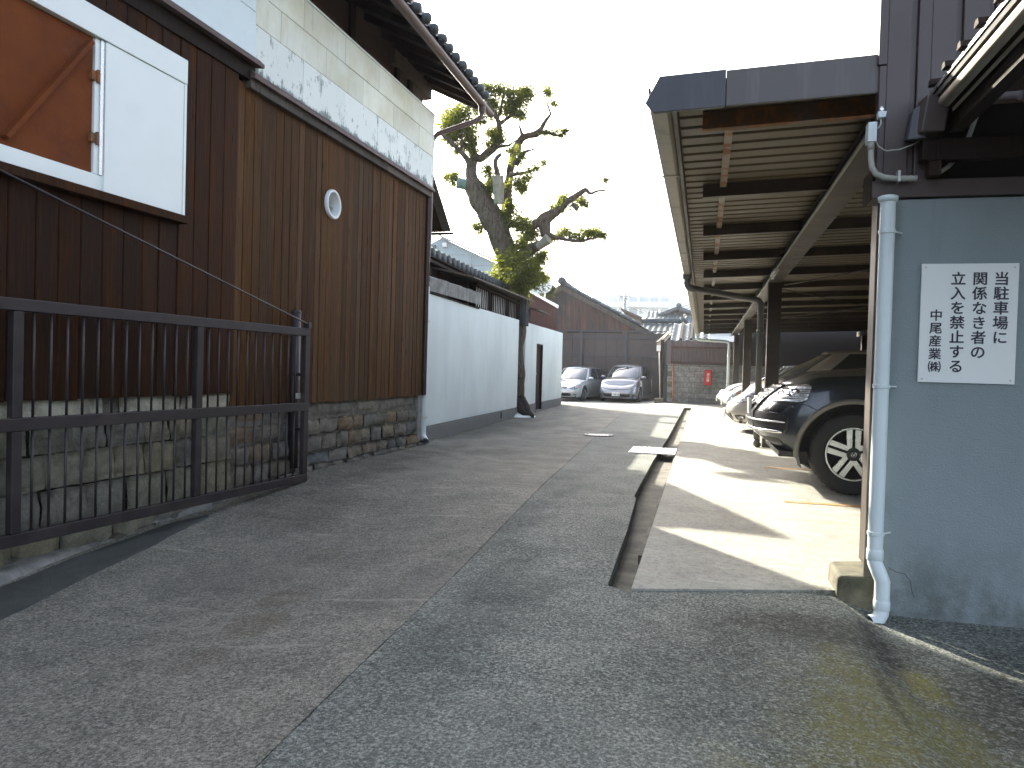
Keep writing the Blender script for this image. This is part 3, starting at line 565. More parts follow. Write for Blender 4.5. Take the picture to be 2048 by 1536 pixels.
# downpipe at the corner of the wooden house: gutter outlet, brown pipe, then grey pipe to the ground
dp=thing('downpipe','downpipe at the house corner, brown above, pale grey below, beside the white wall','drainpipe',(bx(9.8,.05),9.82,0))
cxp=float(PY(849,720,9.82)[0])
DP=MB();DP.lathe([(.055,.0),(.05,-.10),(.035,-.14)],(EX+.075,10.2,EZ-.02),'z',14);DP.tube([(EX+.075,10.2,EZ-.12),(EX+.06,10.2,EZ-.2),(EX-.0,10.15,EZ-.27),(cxp+.09,9.86,4.36),(cxp+.03,9.84,4.27),(cxp+.02,9.83,4.1),(cxp+.02,9.83,2.9),(cxp,9.82,2.5),(cxp,9.82,2.22)],.036,12)
DP.build('brown_pipe','pipe_brown',dp,smooth=True)
DP=MB();DP.tube([(cxp,9.82,2.28),(cxp,9.82,2.2)],.045,14).build('pipe_collar','pipe_brown',dp,smooth=True)
DP=MB();DP.tube([(cxp,9.82,2.21),(cxp,9.82,.16),(cxp,9.82,.10),(cxp+.03,9.79,.07),(cxp+.08,9.70,.055),(cxp+.16,9.52,.05)],.047,16,False).build('grey_pipe','pipe_grey',dp,smooth=True)
DP=MB();DP.lathe([(.040,0),(.052,0),(.052,.10),(.048,.10)],(0,0,0),'y',16);o=DP.build('pipe_outlet','pipe_white',dp,smooth=True);o.location=Vector((cxp+.165,9.49,.05))-dp.location;o.rotation_euler=(0,0,.42)
for z in (1.72,.36): MB().lathe([(.049,-.02),(.053,-.02),(.053,.02),(.049,.02)],(cxp,9.82,z),'z',16).box(cxp-.12,cxp+.045,9.86,9.875,z-.012,z+.012).build('pipe_clamp','galv',dp)

# ------------------------------------------------------------------ swung-open steel gate along the stone wall
GX,GY,GB=-3.55,6.13,.083
gx=lambda y,o=0.:GX+GB*(y-GY)+o
gate=thing('driveway_gate','dark steel bar gate standing open along the stone footing','gate',(gx(6.1),6.1,0))
def gbar(y0,y1,z0,z1,name,w=.04,o=0.):
    m=MB();m.hexa([(gx(y0,o-w/2),y0,z0),(gx(y0,o+w/2),y0,z0),(gx(y1,o+w/2),y1,z0),(gx(y1,o-w/2),y1,z0),(gx(y0,o-w/2),y0,z1),(gx(y0,o+w/2),y0,z1),(gx(y1,o+w/2),y1,z1),(gx(y1,o-w/2),y1,z1)])
    return m.build(name,'gate_metal',gate,bevel=.004)
gbar(.9,6.14,1.325,1.395,'top_rail',.05);gbar(.9,6.14,.64,.715,'middle_rail',.05);gbar(.9,6.14,-.015,.055,'bottom_rail',.05)
gbar(6.075,6.14,.056,1.323,'end_stile',.045,.0)
for y in (1.94,3.35,4.76): gbar(y-.03,y+.03,.057,.638,'upright',.045);gbar(y-.03,y+.03,.717,1.323,'upright',.045)
y=1.0
bars=[y0+.1085*k for y0 in (.6,1.94,3.35,4.76) for k in range(1,13)]
for y in bars:
    if .95<y<6.05:
        MB().tube([(gx(y),y,.05),(gx(y),y,.645)],.008,8).build('bar','gate_metal',gate,smooth=True);MB().tube([(gx(y),y,.71),(gx(y),y,1.33)],.008,8).build('bar','gate_metal',gate,smooth=True)
e=PL(0,345,GX,GY,GB);slope=(e[2]-1.43)/(e[1]-6.11)
MB().tube([(gx(6.11,.03),6.11,1.43),(gx(.9,.03),.9,1.43+slope*(.9-6.11))],.0075,8).build('tension_rod','gate_metal',gate,smooth=True)
MB().tube([(gx(.85),.85,-.2),(gx(.85),.85,2.75)],.06,14).build('hinge_post','gate_metal',gate,smooth=True)
MB().box(gx(6.11,-.02),gx(6.11,.04),6.085,6.13,1.395,1.45).build('rod_bracket','gate_metal',gate,bevel=.003)
MB().box(gx(6.1,-.045),gx(6.1,-.023),6.0,6.1,.75,.80).build('latch','galv',gate,bevel=.003)
pt=thing('gate_post','short dark round steel post behind the free end of the gate','post',(-3.88,6.45,0))
MB().tube([(-3.87,6.45,-.1),(-3.87,6.45,1.58)],.052,20).build('post_tube','gate_metal',pt,smooth=True);MB().lathe([(.001,1.59),(.05,1.588),(.054,1.575),(.054,1.56)],(-3.87,6.45,0),'z',20).build('post_cap','gate_metal',pt,smooth=True)
for z in (.42,.95): MB().box(-3.86,-3.74,6.40,6.43,z,z+.03).build('keeper','gate_metal',pt)
# ------------------------------------------------------------------ white garden wall, tree and what stands behind it
WA=Vector((-3.85,9.85));WB=Vector((-4.33,22.9));WD=(WB-WA).normalized();WN=Vector((-WD.y,WD.x))     # WN points away from the alley
wp=lambda y,o=0.:(lambda t:(WA.x+WD.x*t+WN.x*o,WA.y+WD.y*t+WN.y*o))((y-WA.y)/WD.y)
def wbox(m,y0,y1,z0,z1,o0,o1,mi=0,dz=0.):
    p=[wp(y0,o0),wp(y0,o1),wp(y1,o1),wp(y1,o0)]
    return m.hexa([(*p[i],z0) for i in range(4)]+[(*p[i],z1+(dz if i in(2,3) else 0)) for i in range(4)],mi)
def PW(u,v,off=0.):
    q=WA+WN*off;b=(WB.x-WA.x)/(WB.y-WA.y);return PL(u,v,q.x,q.y,b)
gw=thing('garden_wall','long white stuccoed garden wall with dark damp plinth, nearer side of the tree','wall',(*wp(13),0))
wbox(MB(),9.86,16.25,.215,2.13,.0,.16,0,.07).build('stucco_face','stucco_white',gw,bevel=.012)
wbox(MB(),9.86,16.24,-.1,.21,-.012,.16).build('plinth','plinth',gw,bevel=.006)
wbox(MB(),14.62,14.70,.06,.19,-.022,-.011).build('vent_hole','dark',gw)
gw2=thing('garden_wall','short white stuccoed wall with a narrow dark door, far side of the tree','wall',(*wp(20),0))
for a,b in ((17.05,18.5),(19.42,22.88)): wbox(MB(),a,b,.225,2.205+(a-17)*.01,.0,.16,0,.01*(b-a)).build('stucco_face','stucco_white',gw2,bevel=.012);wbox(MB(),a,b-.005,-.1,.22,-.012,.16).build('plinth','plinth',gw2,bevel=.006)
wbox(MB(),18.502,19.418,1.76,2.215,.0,.16,0,.01).build('stucco_face','stucco_white',gw2)
dr=wbox(MB(),18.505,19.415,.04,1.757,.05,.09).build('door','plank_brown',gw2)
for a,b in ((18.505,18.55),(19.37,19.415)): wbox(MB(),a,b,.03,1.757,.0,.12).build('door_frame','timber_dark',dr,bevel=.004)
wbox(MB(),18.55,19.37,1.715,1.757,.0,.12).build('door_frame','timber_dark',dr);wbox(MB(),18.5,19.42,-.02,.035,-.03,.14).build('doorstep','kerb_concrete',gw2)
p=wp(18.66,.04);MB().lathe([(.001,.03),(.02,.025),(.024,.008),(.012,0)],(p[0],p[1],.98),'x',12).build('handle','galv',dr)

def roof_grid(m,o,along,up,nx,ny,amp=.035,step=.02,sub=6,mi=0):
    o,along,up=Vector(o),Vector(along),Vector(up);n=along.cross(up).normalized()
    if n.z<0: n=-n
    for j in range(ny):
        def P(i,k):
            s=i/sub;f=s-math.floor(s+1e-9);w=amp*(math.sin(2*PI*f)*.6+.4*math.cos(2*PI*f))
            return o+along*s+up*(j+k)+n*(w+(step if k==0 else 0))
        m.grid(P,nx*sub,1,mi,False)
    # butt ends of each course
    for j in range(ny):
        m.grid(lambda i,k:(lambda s:o+along*s+up*j+n*(amp*(math.sin(2*PI*(s-math.floor(s+1e-9)))*.6+.4*math.cos(2*PI*(s-math.floor(s+1e-9))))+(step if k else -.012)))(i/sub),nx*sub,1,mi,True)
    return m
# one-storey house with tiled eaves, lattice window and pent roof
th=thing('tiled_house','low house with dark tiled eaves and a barred lattice window above the white wall','house',(*wp(13,1),0))
wbox(MB(),10.1,18.3,-.1,2.86,.62,4.5).build('wall','plaster_brown',th)
wbox(MB(),12.2,14.2,2.35,2.80,.58,.618).build('red_plaster','red_sheet',th)
e0=wp(10.0,.48);e1=wp(17.9,.40);ez=2.93
al=(Vector((*e1,ez+.03))-Vector((*e0,ez-.02)));nt=28;al/=nt
roof_grid(MB(),(*e0,ez-.02),al,Vector((WN.x*.26,WN.y*.26,.125)),nt,14,.03,.02).build('roof','roof_tile',th,smooth=False)
et=MB();et.lathe([(.001,.03),(.06,.028),(.085,.015),(.085,-.05)],(0,0,0),'x',12);et=et.mesh('eave_tile','roof_tile',True)
for k in range(nt+1):
    p=Vector((*e0,ez-.02))+al*(k+.15);inst('eave_tile',et,th,(p.x+.01,p.y,p.z+.03),R(-.05,.05),(1,1,1))
wbox(MB(),10.0,17.9,2.80,2.85,.47,.52).build('eave_fascia','timber_grey',th);wbox(MB(),10.0,17.9,2.852,2.875,.40,.64).build('soffit','timber_dark',th)
ro=MB();a=Vector((*e0,ez-.02))+Vector((WN.x*.26,WN.y*.26,.125))*14;ro.tube([a,a+al*nt],.13,10)
for k in range(0,nt,2): q=a+al*(k+.5);ro.tube([q-al*.14,q+al*.14],.155,10)
ro.build('ridge','roof_tile',th,smooth=True)
gn=MB();b0=Vector((*e0,ez-.02))+al*13;gn.grid(lambda i,j:b0+al*(i*.45)+Vector((WN.x*.26,WN.y*.26,.125))*(3+j*1.1)+Vector((0,0,.07+.05*noise.noise(Vector((i*.7,j*.9,2))))),22,8,0,False);gn.build('green_net','net_green',th,smooth=True)
# grey coping slabs on the wall by the house corner
cp=thing('wall_coping','sloping grey slab coping on top of the white wall beside the downpipe','coping',(*wp(11),2.2))
ys_=[9.90,10.75,11.5,12.15,12.72]
for a,b in zip(ys_,ys_[1:]):
    m=MB();p=[wp(a+.004,-.04),wp(b-.004,-.04),wp(b-.004,.32),wp(a+.004,.32)];zl_=lambda y:2.155+(y-9.9)*.02;q0,q1=zl_(a),zl_(b)
    m.add([(*p[0],q0),(*p[1],q1),(*p[2],q1+.2),(*p[3],q0+.2),(*p[0],q0+.20),(*p[1],q1+.22),(*p[2],q1+.32),(*p[3],q0+.30)],[(3,2,1,0),(4,5,6,7),(0,1,5,4),(1,2,6,5),(2,3,7,6),(3,0,4,7)]);m.build('coping_slab','footing' if 0 else 'kerb_concrete',cp,bevel=.005)
wbox(MB(),9.9,12.7,2.135,2.152,-.02,.14).build('timber_batten','timber_dark',cp)
# lattice window strip
lw=wbox(MB(),12.75,17.0,2.16,2.20,.06,.20);wbox(lw,12.75,17.0,2.58,2.62,.06,.20)
for y in (12.77,14.0,15.5,16.96): wbox(lw,y-.03,y+.03,2.20,2.58,.07,.19)
L=lw.build('lattice_window','timber_dark',th)
for k in range(26):
    y=13.0+k*.152
    if min(abs(y-q) for q in (14.0,15.5))>.06: wbox(MB(),y-.017,y+.017,2.20,2.58,.09,.11).build('lattice_bar','timber_dark',L)
wbox(MB(),12.8,16.95,2.20,2.58,.15,.16).build('paper_pane','plastic_white',L);wbox(MB(),12.7,17.2,2.0,2.62,.22,.62).build('window_box','plaster_brown',th)
pr=MB();p=[wp(11.9,-.12),wp(16.9,-.22),wp(16.9,.62),wp(11.9,.62)];pr.hexa([(*p[0],2.60),(*p[1],2.655),(*p[2],2.80),(*p[3],2.76),(*p[0],2.63),(*p[1],2.685),(*p[2],2.83),(*p[3],2.79)]);pr.build('pent_roof','timber_grey',th,bevel=.004)
pr=MB();p=[wp(17.3,-.25),wp(19.0,-.25),wp(19.0,.5),wp(17.3,.5)];pr.hexa([(*p[0],2.50),(*p[1],2.52),(*p[2],2.72),(*p[3],2.70),(*p[0],2.53),(*p[1],2.55),(*p[2],2.75),(*p[3],2.73)]);pr.build('pent_roof','timber_grey',th)
wbox(MB(),17.0,18.3,2.0,2.6,.15,.35).build('window_box','timber_dark',th)
# gabled house behind the far corner of the big house: its right-hand verge and gutter show past the corner
lt=thing('gabled_house','brown gabled house with pale verge just behind the far corner of the wooden house','house',(-6.5,12.4,3))
GXp=-5.0;P1=PX(862,372,GXp);P2=PX(891,462,GXp);kk=(P2[2]-P1[2])/(P2[1]-P1[1])
ya=P1[1]-.35;za=P1[2]-.35*kk;ye=P2[1];ze=P2[2];yl=ya-(ye-ya)
for y_,s_ in ((ye,1),(yl,-1)):
    m=MB();m.hexa([(-9.5,ya,za-.02),(GXp,ya,za-.02),(GXp,y_,ze-.02),(-9.5,y_,ze-.02),(-9.5,ya,za+.05),(GXp,ya,za+.05),(GXp,y_,ze+.05),(-9.5,y_,ze+.05)]);m.build('roof_deck','plank_brown',lt)
    roof_grid(MB(),(-9.5,y_,ze+.09),(.27,0,0),Vector((0,(ya-y_)/8,(za-ze)/8)),16,8,.03,.02).build('roof','roof_tile',lt)
    MB().bar((GXp+.03,ya,za+.0),(GXp+.03,y_,ze+.0),.05,.16,(1,0,0)).build('barge_board','timber_grey',lt,bevel=.004);MB().bar((GXp+.02,ya,za+.10),(GXp+.02,y_+.03*s_,ze+.10),.09,.025,(1,0,0)).build('verge_flashing','galv',lt)
MB().prism([(-5.4,yl+.3,-.1),(-5.4,ye-.3,-.1),(-5.4,ye-.3,ze+.2),(-5.4,ya,za-.06),(-5.4,yl+.3,ze+.2)],(-3.9,0,0)).build('wall','plank_brown',lt)
m=MB()
for (rr,fl) in ((.05,True),(.046,False)): m.grid(lambda i,j:((-9.5,GXp+.15)[i],ye+.06+rr*math.sin(lerp(-PI/2,PI/2,j/8)),ze-.02-rr*math.cos(lerp(-PI/2,PI/2,j/8))),1,8,0,fl)
m.build('gutter','pipe_brown',lt,smooth=True)
# red-brown sheet clad shed with dish and clipped pine
rs=thing('sheet_shed','red-brown sheet-clad shed rising behind the far end of the white wall','shed',(*wp(20,1.5),0))
wbox(MB(),17.6,24.0,-.1,3.12,.42,3.4,0,.07).build('wall','red_sheet',rs)
for k in range(42): y=17.7+k*.15;wbox(MB(),y-.012,y+.012,.5,3.12+.011*(y-17.6),.40,.419).build('rib','red_sheet',rs)
wbox(MB(),17.5,24.1,3.14,3.17,.36,3.5,0,.075).build('roof','galv',rs)
ds=thing('satellite_dish','round white satellite dish on the red-brown shed roof','satellite dish',tuple(PY(1087,590,22.)))
c=PY(1086,573,22.);n=Vector((.25,-.9,.45)).normalized();q=n.to_track_quat('Z','Y').to_matrix()
m=MB();r_=.27
m.grid(lambda i,j:Vector(c)+q@Vector((r_*i/6*math.cos(2*PI*j/24),r_*i/6*math.sin(2*PI*j/24),.22*(i/6)**2*r_)),6,24,0,False).grid(lambda i,j:Vector(c)+q@Vector((r_*i/6*math.cos(2*PI*j/24),r_*i/6*math.sin(2*PI*j/24),.22*(i/6)**2*r_-.012)),6,24,0,True)
m.build('dish','plastic_white',ds,smooth=True);MB().tube([Vector(c)-n*.02,Vector(c)+Vector((.05,.1,-.12)),Vector((c[0]+.05,c[1]+.1,3.15))],.02,8).build('mast','galv',ds,smooth=True)
f=Vector(c)+n*.25+Vector((0,0,-.08));MB().tube([Vector(c)+q@Vector((0,-r_,.06)),f],.008,6).tube([f,f-n*.07],.025,8).build('feed_arm','plastic_white',ds,smooth=True)
def leaves(m,c,r,n,size=.07,flat=1.,mi=0,up=.2,hollow=.35):
    for _ in range(n):
        d=Vector((random.gauss(0,1),random.gauss(0,1),random.gauss(0,1))).normalized();rr=(hollow+(1-hollow)*random.random()**.6)
        nz=.62+.95*noise.noise(d*2.1+Vector(c)*3.7);p=Vector(c)+Vector((d.x*r,d.y*r,d.z*r*flat))*rr*nz
        a=(d*.6+Vector((R(-1,1),R(-1,1),R(-1,.5)-up))).normalized();b=a.orthogonal().normalized();b.rotate(Matrix.Rotation(R(0,2*PI),3,a));s=size*R(.6,1.35);w=s*R(.28,.42);k=a.cross(b)*s*.12
        o=len(m.v);m.v+=[tuple(p),tuple(p+a*s*.45+b*w*.5+k),tuple(p+a*s),tuple(p+a*s*.45-b*w*.5+k)];m.f.append((o,o+1,o+2,o+3));m.mi.append(mi)
    return m
def Pt(u,v,y=16.7): return Vector(PY(u,v,y))
pn=thing('garden_pine','clipped cloud-pruned pine behind the red-brown shed','tree',tuple(PY(1092,640,25.)))
m=MB()
for u,v,r in ((1092,560,14),(1080,566,12),(1103,578,13),(1098,586,12),(1085,580,12)): leaves(m,Pt(u,v,25.),r*25/F,420,.075,.75,0,-.4)
m.build('foliage','needle',pn);MB().tube([Pt(1090,660,25.),Pt(1091,590,25.),Pt(1093,562,25.)],[.09,.06,.03],8).build('trunk','bark',pn,smooth=True)

# ------------------------------------------------------------------ the pollarded old tree standing in the wall
tree=thing('old_tree','gnarled old evergreen tree with lopped, bandaged limbs growing in a gap of the white wall','tree',(-4.15,16.7,0))
def limb(px,w,name='limb',mt='bark',dy=None,n=14,jit=.22,sub=3):
    pts=[];rad=[]
    dy=dy or [0]*len(px)
    for (u,v),ww,d_ in zip(px,w,dy): pts.append(Pt(u,v,16.7+d_));rad.append(ww/2*(16.7+d_)/F)
    P=[];Q=[]
    for i in range(len(pts)-1):
        p0,p1,p2,p3=pts[max(i-1,0)],pts[i],pts[i+1],pts[min(i+2,len(pts)-1)]
        for k in range(sub):
            t=k/sub;P.append(.5*((2*p1)+(p2-p0)*t+(2*p0-5*p1+4*p2-p3)*t*t+(3*p1-p0-3*p2+p3)*t**3));Q.append(lerp(rad[i],rad[i+1],t))
    P.append(pts[-1]);Q.append(rad[-1])
    P=[p+Vector((noise.noise(p*3.1),noise.noise(p*3.3+Vector((9,0,0))),0))*Q[i]*.25 for i,p in enumerate(P)]
    return MB().tube(P,Q,n,True,0,jit).build(name,mt,tree,smooth=True)
limb([(1037,834),(1035,815),(1034,790),(1035,768),(1036,748),(1035,720),(1036,690),(1038,655),(1041,622),(1036,590),(1026,560),(1018,530),(1008,500),(998,470),(985,440),(972,415),(958,393),(946,372),(944,358)],[42,36,30,26,30,25,24,29,31,36,42,44,46,46,48,48,46,40,30],'trunk','bark',None,22,.18,4)
limb([(1041,800),(1048,815),(1056,826),(1066,833)],[26,22,16,8],'root','bark_low',[-.12,-.25,-.4,-.5],10)
limb([(1030,800),(1025,818),(1022,834)],[20,18,16],'root','bark_low',[-.1,-.3,-.35],10)
limb([(1036,800),(1042,818),(1050,832)],[22,16,12],'root','bark_low',[-.15,-.4,-.6],10)
limb([(1044,745),(1040,752),(1038,760)],[10,14,8],'burl','bark',[-.1,-.12,-.1],10)
# cement patch over the roots
cm=MB();c=G(1044,833);cm.grid(lambda i,j:(c[0]+(.34*(i/10)*math.cos(2*PI*j/20)*(1+.25*noise.noise(Vector((math.cos(2*PI*j/20),math.sin(2*PI*j/20),1)))))+.0,c[1]-.1+.5*(i/10)*math.sin(2*PI*j/20),.012+.09*(1-(i/10)**2)),10,20,0,False);struct(cm.build('cement_patch','white_sheet',None,smooth=True))
limb([(948,372),(943,345),(944,330),(950,314),(960,318),(975,305),(990,294),(997,280),(999,262),(997,244),(990,228),(980,214),(974,200)],[34,24,22,18,17,17,16,12,12,11,9,7,4],'limb','bark',[0,0,.05,.1,.1,.1,.05,0,0,-.1,-.15,-.2,-.2])
limb([(951,320),(946,303),(944,296)],[18,15,14],'lopped_stub','bark');limb([(997,250),(1012,238),(1030,228),(1047,224)],[9,8,6,3]);limb([(995,240),(1004,205),(1010,180)],[7,5,2]);limb([(990,294),(1005,292),(1018,290),(1033,280)],[10,7,5,3])
limb([(942,338),(936,322),(921,303),(903,285),(886,270),(882,262)],[20,13,11,10,8,4],'limb','bark',[0,-.1,-.25,-.4,-.5,-.5]);limb([(921,303),(924,280),(920,255)],[8,6,2],'limb','bark',[-.2,-.3,-.3])
limb([(1003,470),(1010,435),(1015,400),(1014,372),(1019,350),(1023,329),(1028,303),(1036,288),(1045,276),(1058,271),(1072,268),(1082,259)],[30,24,20,18,16,15,14,14,14,12,15,11],'limb','bark',[0,.1,.2,.25,.3,.3,.3,.3,.25,.2,.2,.1])
limb([(1080,262),(1090,244),(1099,232),(1101,226),(1096,212),(1092,200)],[10,8,5,5,4,2],'limb','bark',[.1,.1,.1,.1,.1,.1]);limb([(1080,262),(1098,266),(1113,271),(1126,267),(1137,259)],[9,6,4,3,2])
limb([(1045,276),(1042,262),(1038,250)],[9,6,3]);limb([(1021,350),(1036,348),(1050,345),(1065,340),(1078,334)],[10,8,6,5,2]);limb([(1026,330),(1036,318),(1048,305),(1062,300),(1082,294)],[9,8,8,4,2]);limb([(998,362),(995,345),(991,330),(993,318),(1003,307)],[13,11,9,9,7],'limb','bark',[-.2]*5)
limb([(1030,520),(1050,508),(1068,496),(1082,488)],[28,24,20,18],'limb','bark',[0,-.1,-.2,-.2])
limb([(1092,474),(1091,455),(1088,442),(1098,432),(1113,424)],[18,24,30,24,15],'limb','bark',[-.2]*5);limb([(1078,452),(1072,446),(1068,440)],[22,16,10],'lopped_stub','bark',[-.2]*3)
limb([(1108,428),(1124,413),(1138,401),(1152,391),(1166,382),(1172,379),(1181,387),(1195,382),(1212,381)],[16,13,13,11,12,9,7,5,3],'limb','bark',[-.2]*9);limb([(1146,408),(1152,416),(1157,418)],[8,8,6],'lopped_stub','bark',[-.2]*3)
limb([(1098,470),(1112,475),(1132,479),(1150,482),(1165,482),(1180,478),(1194,475)],[12,8,7,7,6,5,3],'limb','bark',[-.2]*7)
limb([(1012,440),(1030,450),(1046,462)],[16,12,6])
def wrapped(a,b,r0,r1,mt,dy):
    A,B=Pt(*a,16.7+dy),Pt(*b,16.7+dy-.08);k=16.7/F
    m=MB();n=7;m.tube([A+(B-A)*(i/n) for i in range(n+1)],[lerp(r0,r1,i/n)*k*(1.04 if i%2 else .98) for i in range(n+1)],16,True);return m.build('bandaged_stub',mt,tree,smooth=False)
wrapped((936,370),(914,366),11,11,'wrap_green',-.1);wrapped((998,408),(996,352),10,12,'wrap_grey',-.25);wrapped((1076,494),(1097,478),8,11,'wrap_grey',-.3)
MB().tube([Pt(1041,652),Pt(1041,600)],[.185,.20],20,False,0,.3).build('trunk_netting','net_black',tree)
clumps=[(930,235,28),(905,228,18),(955,212,18),(962,238,14),(888,250,18),(912,264,24),(1000,178,16),(1060,182,14),(990,205,18),(1020,215,20),(945,285,14),(915,300,10),(1034,300,10),(1015,300,9),(918,250,34),(898,243,24),(940,262,22),(918,222,18),(900,275,18),(930,290,16),(944,302,10),(980,190,22),(972,172,14),(1031,204,30),(1022,180,18),(1052,196,18),(1040,226,18),(1014,222,14),(985,225,16),(1048,185,14),
 (1096,186,13),(1108,205,9),(1092,262,9),(1112,266,8),(1130,258,9),(1124,268,6),(996,262,16),(984,268,13),(992,277,12),(1004,280,10),(978,285,10),
 (976,340,14),(982,356,16),(988,372,15),(976,376,14),(1034,365,18),(1050,360,14),(1044,376,12),(1074,333,9),(1086,326,7),(1036,320,12),(1046,308,9),(1064,340,7),
 (903,360,14),(895,352,9),(912,345,10),(1122,410,16),(1110,420,13),(1128,396,12),(1160,400,13),(1172,408,8),(1150,410,8),(1213,358,5),(1150,470,11),(1166,468,12),(1180,464,13),(1196,466,12),(1206,472,8),(1120,466,12),(1134,464,10),(1108,478,10),
 (1041,452,24),(1056,460,20),(1030,440,16),(1048,476,20),(1066,470,16),(1018,420,16),(1022,404,10),(1004,432,14),(955,448,12),(960,460,8),(1056,500,16),(1042,490,14),
 (1040,535,46),(1020,540,34),(1062,540,34),(1040,562,30),(1072,520,20),(1010,530,20),(1084,512,14),(998,553,18),(986,556,12),(1046,575,22),(1078,550,16)]
lf=MB();ll=MB()
for u,v,r in clumps:
    for sub in range(2 if r<12 else 3):
        k=r*16.7/F;c=Pt(u,v,16.7+R(-.6,.45)*(k*2.2 if r<30 else 1.)-(.15 if r>=30 else 0))
        c+=Vector((R(-1,1),0,R(-1,1)))*k*.45
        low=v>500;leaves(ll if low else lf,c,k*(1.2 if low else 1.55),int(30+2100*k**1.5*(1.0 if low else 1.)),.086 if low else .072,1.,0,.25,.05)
lf.build('foliage','leaf',tree);ll.build('shoot_foliage','leaf_low',tree)
# ------------------------------------------------------------------ far background
def box_at(m,u0,u1,v0,v1,y,depth,mi=0):
    a=PY(u0,v1,y);b=PY(u1,v0,y);c=PY(u1,v1,y);return m.box(a[0],c[0],y,y+depth,a[2],b[2],mi)
apt=thing('apartment_block','long pale apartment block with stacked balconies, hazy in the distance','building',(-12,150,0))
a=PY(1217,594,150);b=PY(1338,596,150);x0,x1,zt=a[0],b[0]+1.5,a[2]
MB().box(x0,x1,150,162,-1,zt).build('wall','apt_wall',apt)
for k in range(6):
    z=zt-2.45*(k+1)+.3;MB().box(x0-.2,x1-1.2,148.4,149.99,z,z+1.05).build('balcony','apt_wall',apt)
    MB().box(x0+.2,x1-1.3,149.9,149.985,z+1.1,z+2.25).build('window_band','apt_dark',apt)
    for q in range(6): MB().box(x0+(x1-x0)*(q+.9)/6.6,x0+(x1-x0)*(q+.9)/6.6+.35,149.2,149.88,z+1.06,z+2.4).build('partition','apt_wall',apt)
MB().box(x0+2,x0+5,151,155,zt,zt+.9).build('roof_plant','apt_wall',apt)
ap2=thing('apartment_tower','plain pale tower block with no visible windows, hazy, left of the long block','building',(-21,170,0))
a=PY(1186,573,170);b=PY(1213,573,170);MB().box(a[0],b[0],170,180,-1,a[2]).build('wall','apt_wall',ap2);MB().box(a[0]+.6,b[0]-.6,171,178,a[2],a[2]+.5).build('parapet','apt_wall',ap2)
ap3=thing('apartment_block','pale stepped apartment block with corner stair at the far right, hazy','building',(-5,140,0))
a=PY(1337,594,140);b=PY(1400,594,140)
MB().box(a[0],a[0]+1.2,140,141.5,-1,a[2]).build('stair_tower','apt_wall',ap3);MB().box(a[0]+1.3,b[0]+8,143,155,-1,a[2]-.1).build('wall','apt_wall',ap3)
for k in range(6): MB().box(a[0]+1.3,a[0]+4.5,142,142.99,a[2]-2.4*(k+1),a[2]-2.4*(k+1)+1.1).build('balcony','apt_wall',ap3);MB().box(a[0]+6,b[0]+6,142.9,142.98,a[2]-2.4*(k+1)+.4,a[2]-2.4*(k+1)+1.5).build('window_band','apt_dark',ap3)
wb=thing('small_building','small plain white rooftop hut in front of the apartment block','building',(-8,100,0));m=MB();box_at(m,1284,1299,620,650,100,4);m.build('wall','plastic_white',wb);m=MB();box_at(m,1283,1300,618.6,620,99.9,4.2);m.build('roof','apt_wall',wb)
am=thing('antenna_mast','thin grey antenna mast beside the tower block','mast',tuple(PY(1213,640,120)));a=PY(1213.5,640,120);b=PY(1213.5,572,120);MB().tube([a,b],.10,6).build('mast','grey_steel',am);MB().tube([b+np.array([-.5,0,0]),b+np.array([.3,0,0])],.06,6).build('crossarm','grey_steel',am)
up=thing('utility_pole','concrete utility pole with two crossarms and wires in the distance','utility pole',tuple(PY(1249,650,75)))
a=PY(1249,660,75);b=PY(1249.5,589,75);MB().tube([a,b],[.19,.12],10).build('pole','grey_steel',up,smooth=True)
for v,w in ((593,10),(597,6)): c=PY(1249.5,v,74.9);MB().box(c[0]-w*75/F,c[0]+w*75/F,74.8,74.9,c[2]-.06,c[2]+.06).build('crossarm','grey_steel',up)
for v,dx in ((595,9),(593,-9),(594,-15)): c=PY(1249.5+dx,v,74.8);MB().lathe([(.001,.3),(.11,.25),(.14,0),(.001,-.02)],tuple(c),'z',8).build('insulator','plastic_white',up,smooth=True)
for v in (596,603,607):
    A=PY(1249.5,v,74.9);B=PY(1205,v+14,60);MB().tube([A+(B-A)*t-np.array([0,0,1.2*math.sin(PI*t)]) for t in np.linspace(0,1,9)],.025,5).build('wire','net_black',up)
    B=PY(1400,v+5,60);MB().tube([A+(B-A)*t-np.array([0,0,1.0*math.sin(PI*t)]) for t in np.linspace(0,1,9)],.02,5).build('wire','net_black',up)
# blue-grey clad building behind the tiled house
bg_=thing('clad_warehouse','blue-grey metal clad gabled warehouse behind the tiled house','building',(-14,40,0))
pk=PY(883,475,40);el=PY(845,498,40);er=PY(1012,541,40);MB().prism([(el[0]-2,40,-1),(er[0]+1,40,-1),(er[0]+1,40,er[2]-.3),(pk[0],40,pk[2]),(el[0]-2,40,el[2]-1)],(0,14,0)).build('wall','blue_siding',bg_)
k=(er[2]-pk[2])/(er[0]-pk[0]);MB().bar((pk[0]-.05,39.9,pk[2]+.07),(er[0]+1.3,39.9,er[2]-.28),.35,.10).build('roof_edge','grey_steel',bg_)
for u in (942,1003): c=PY(u,520,39.97);MB().box(c[0]-.04,c[0]+.04,39.93,39.995,-1,pk[2]+k*(c[0]-pk[0])-.1).build('panel_joint','grey_steel',bg_)
for i in range(9): z=pk[2]-1-.62*i;MB().box(el[0]-1.9,min(er[0]+.9,pk[0]+(z-pk[2])/k),39.975,39.995,z-.015,z+.015).build('siding_joint','grey_steel',bg_)
